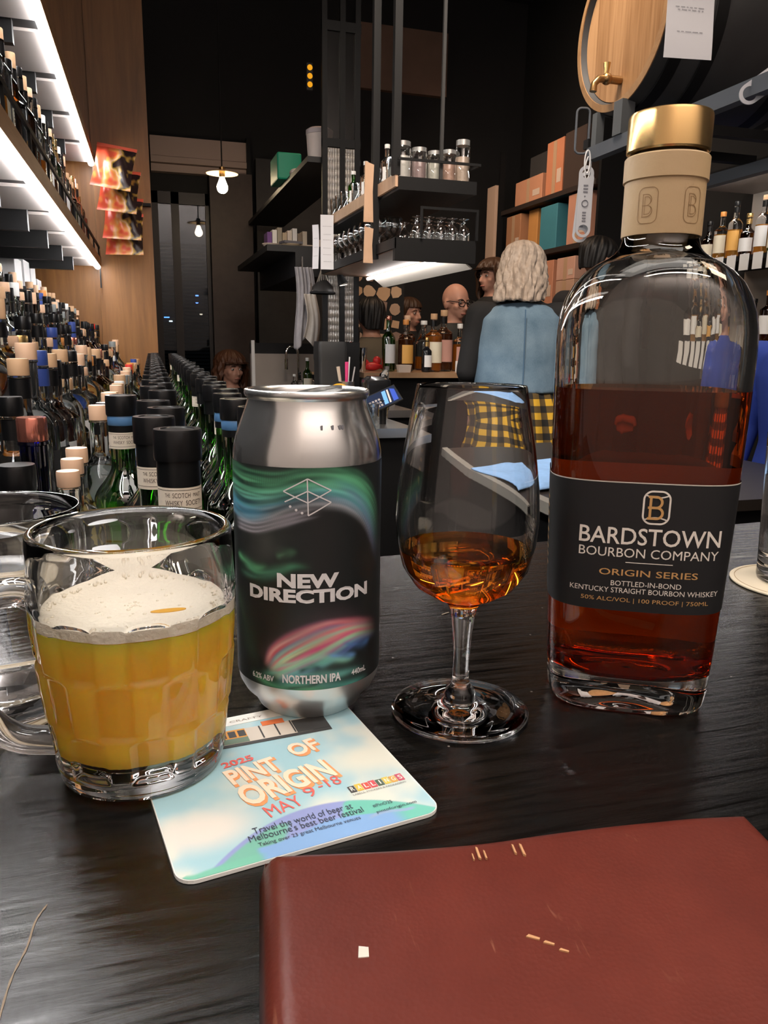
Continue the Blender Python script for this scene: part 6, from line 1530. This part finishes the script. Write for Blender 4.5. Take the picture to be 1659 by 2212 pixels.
def plaid():
    m, n, l, b = newmat('plaid_yellow_black'); at = n.new('ShaderNodeUVMap'); sx = n.new('ShaderNodeSeparateXYZ'); l.new(at.outputs[0], sx.inputs[0]); o = []
    for ax, k in (('X', 17), ('Y', 6.2)):
        ml = n.new('ShaderNodeMath'); ml.operation = 'MULTIPLY'; ml.inputs[1].default_value = k; fr = n.new('ShaderNodeMath'); fr.operation = 'FRACT'; lt = n.new('ShaderNodeMath'); lt.operation = 'LESS_THAN'; lt.inputs[1].default_value = .5
        l.new(sx.outputs[ax], ml.inputs[0]); l.new(ml.outputs[0], fr.inputs[0]); l.new(fr.outputs[0], lt.inputs[0]); o.append(lt)
    ad = n.new('ShaderNodeMath'); ad.operation = 'ADD'; l.new(o[0].outputs[0], ad.inputs[0]); l.new(o[1].outputs[0], ad.inputs[1])
    hf = n.new('ShaderNodeMath'); hf.operation = 'MULTIPLY'; hf.inputs[1].default_value = .5; l.new(ad.outputs[0], hf.inputs[0])
    cr = n.new('ShaderNodeValToRGB'); cr.color_ramp.interpolation = 'CONSTANT'; e = cr.color_ramp.elements; e[0].color = (.010, .009, .008, 1); e[0].position = 0; e[1].color = (.10, .062, .016, 1); e[1].position = .3; x = e.new(.8); x.color = (.62, .36, .025, 1)
    l.new(hf.outputs[0], cr.inputs['Fac']); l.new(cr.outputs['Color'], b.inputs['Base Color']); b.inputs['Roughness'].default_value = .85
    return m
# bartender seen from behind
BK = mat('knit_black', (.010, .010, .011), .85)
HB = mat('hair_ash_blonde', (.40, .32, .26), .55, bump=.6, bscale=150, var=.45, vscale=45)
W_, HMw, Tw = person('bartender seen from behind in pale denim vest and yellow plaid skirt', (1.668, 3.30, 0), PI-.35, 1.655, SK2, .92, BK, (.012, .012, .014),
                     [((-.20, 0, 1.40), (-.27, -.03, 1.13), (-.25, -.22, .96)), ((.20, 0, 1.40), (.25, -.02, 1.13), (.21, -.20, .98))], (HB, 'bob'), True, -.35, .22, True, False, .10)
mb = MB()
def vring(z, rx, ry, y=0, x=0): return (x, y, z, rx, ry)
erings(mb, [vring(1.035, .214, .160, -.01), vring(1.06, .216, .160, -.012), vring(1.18, .206, .152, -.02), vring(1.30, .208, .148, -.035), vring(1.38, .205, .132, -.042), vring(1.43, .165, .105, -.048), vring(1.465, .085, .078, -.052)])
v_ = remesh(mb, .010, denim(), 3, 'denim_vest'); vest = link('denim_vest', v_, W_)
mb = MB()
for z0, z1 in ((1.06, 1.42),): mb.strip2d([(0, z) for z in np.linspace(z0, z1, 14)], .006, lambda x, z: (x, .165-.30*max(0, z-1.06)*.25-(.10*max(0, z-1.30)**1.0 if z > 1.30 else 0), z))
mb.build('back_seam', mat('denim_dark_seam', (.06, .12, .20), .85), vest)
rows_ = []; n_az = 120; uv = []
for j in range(16):
    v = j/15; z = 1.055-.385*v; r = .150+.105*v**.8; rg = []
    for i in range(n_az):
        a = 2*PI*i/n_az; rr_2 = r+(.004+.016*v)*math.sin(11*a+.6*v); rg.append((rr_2*1.12*math.cos(a), -.004+rr_2*.92*math.sin(a), z+.006*math.sin(5*a)*v))
    rows_.append(rg)
me = MB().rings(rows_, False, False).mesh('skirt', plaid()); ul = me.uv_layers.new(name='uv')
for lp in me.loops:
    i = lp.vertex_index % n_az; j = lp.vertex_index//n_az; ul.data[lp.index].uv = (i/n_az if True else 0, 1-j/15)
o = link('plaid_skirt', me, W_); md = o.modifiers.new('thickness', 'SOLIDIFY'); md.thickness = .003
MB().tube([HMw @ Vector((-.088+.012*math.cos(a), .0, -.005+.016*math.sin(a))) for a in np.linspace(0, 2*PI, 16, endpoint=False)], .0025, 6, closed=True).build('earring', mat('earring_gold', (.7, .45, .15), .25, .9), W_)

person('dark-haired person from behind in an olive jacket at the far bar', (1.36, 4.60, 0), PI+.25, 1.66, SK1, .725, mat('jacket_olive', (.085, .070, .048), .85), (.03, .03, .04), [((-.2, 0, 1.40), (-.28, -.06, 1.14), (-.14, -.30, 1.10)), ((.2, 0, 1.40), (.28, -.06, 1.14), (.14, -.30, 1.10))], (H_black, 'short'), False, -.1, .05, lean=.12)
person('smiling brown-haired person facing the bar between two other drinkers', (1.88, 5.55, 0), .30, 1.68, SK2, .765, mat('jacket_black', (.012, .012, .013), .8), (.02, .02, .03), None, (H_brown, 'short'), True, .25, .0)
person('bald person with dark-rimmed spectacles and a light collar at the far bar', (1.83, 4.66, 0), .42, 1.70, SK2, .79, mat('coat_dark', (.028, .030, .030), .8), (.02, .02, .03), [((-.2, 0, 1.40), (-.28, -.04, 1.14), (-.16, -.30, 1.16)), ((.2, 0, 1.40), (.28, -.04, 1.14), (.16, -.30, 1.16))], None, True, -.1, .12, glasses=True, lean=.1)
sc = MB().rings([[(x, y, z) for x, y in P] for z, P in ((0, rrect(.012, .014, .006)), (.09, rrect(.016, .014, .006)), (.19, rrect(.010, .012, .006)))]).build('scarf_edge', mat('scarf_cream', (.62, .52, .40), .85), bpy.data.objects['person.003'] if 'person.003' in bpy.data.objects else None, (.085, -.205, 1.22), rot=(.1, -.35, 0))
person('brown-haired person mostly hidden behind the bartender', (2.29, 4.98, 0), -1.0, 1.77, SK2, .92, mat('shirt_black', (.012, .012, .012), .85), (.02, .02, .03), None, (H_brown, 'long'), True, -.3, 0)
person('black-haired person turned away behind the bourbon bottle neck', (2.42, 3.92, 0), 1.9, 1.79, SK3, .92, mat('shirt_dark', (.015, .015, .018), .85), (.02, .02, .03), None, (H_black, 'crop'), True, -.2, .1)
person('person in a royal blue top seated at the right edge of frame', (2.375, 2.33, 0), -1.35, 1.72, SK2, .70, mat('top_blue', (.035, .075, .42), .8), (.02, .02, .03), None, (H_brown, 'short'), True, 0, 0)
person('auburn-haired person seated low beyond the green bottles', (.535, 5.22, 0), .35, 1.62, SK2, .40, mat('blouse_black', (.012, .012, .013), .8), (.02, .02, .03), None, (H_auburn, 'bob'), True, .1, .0)
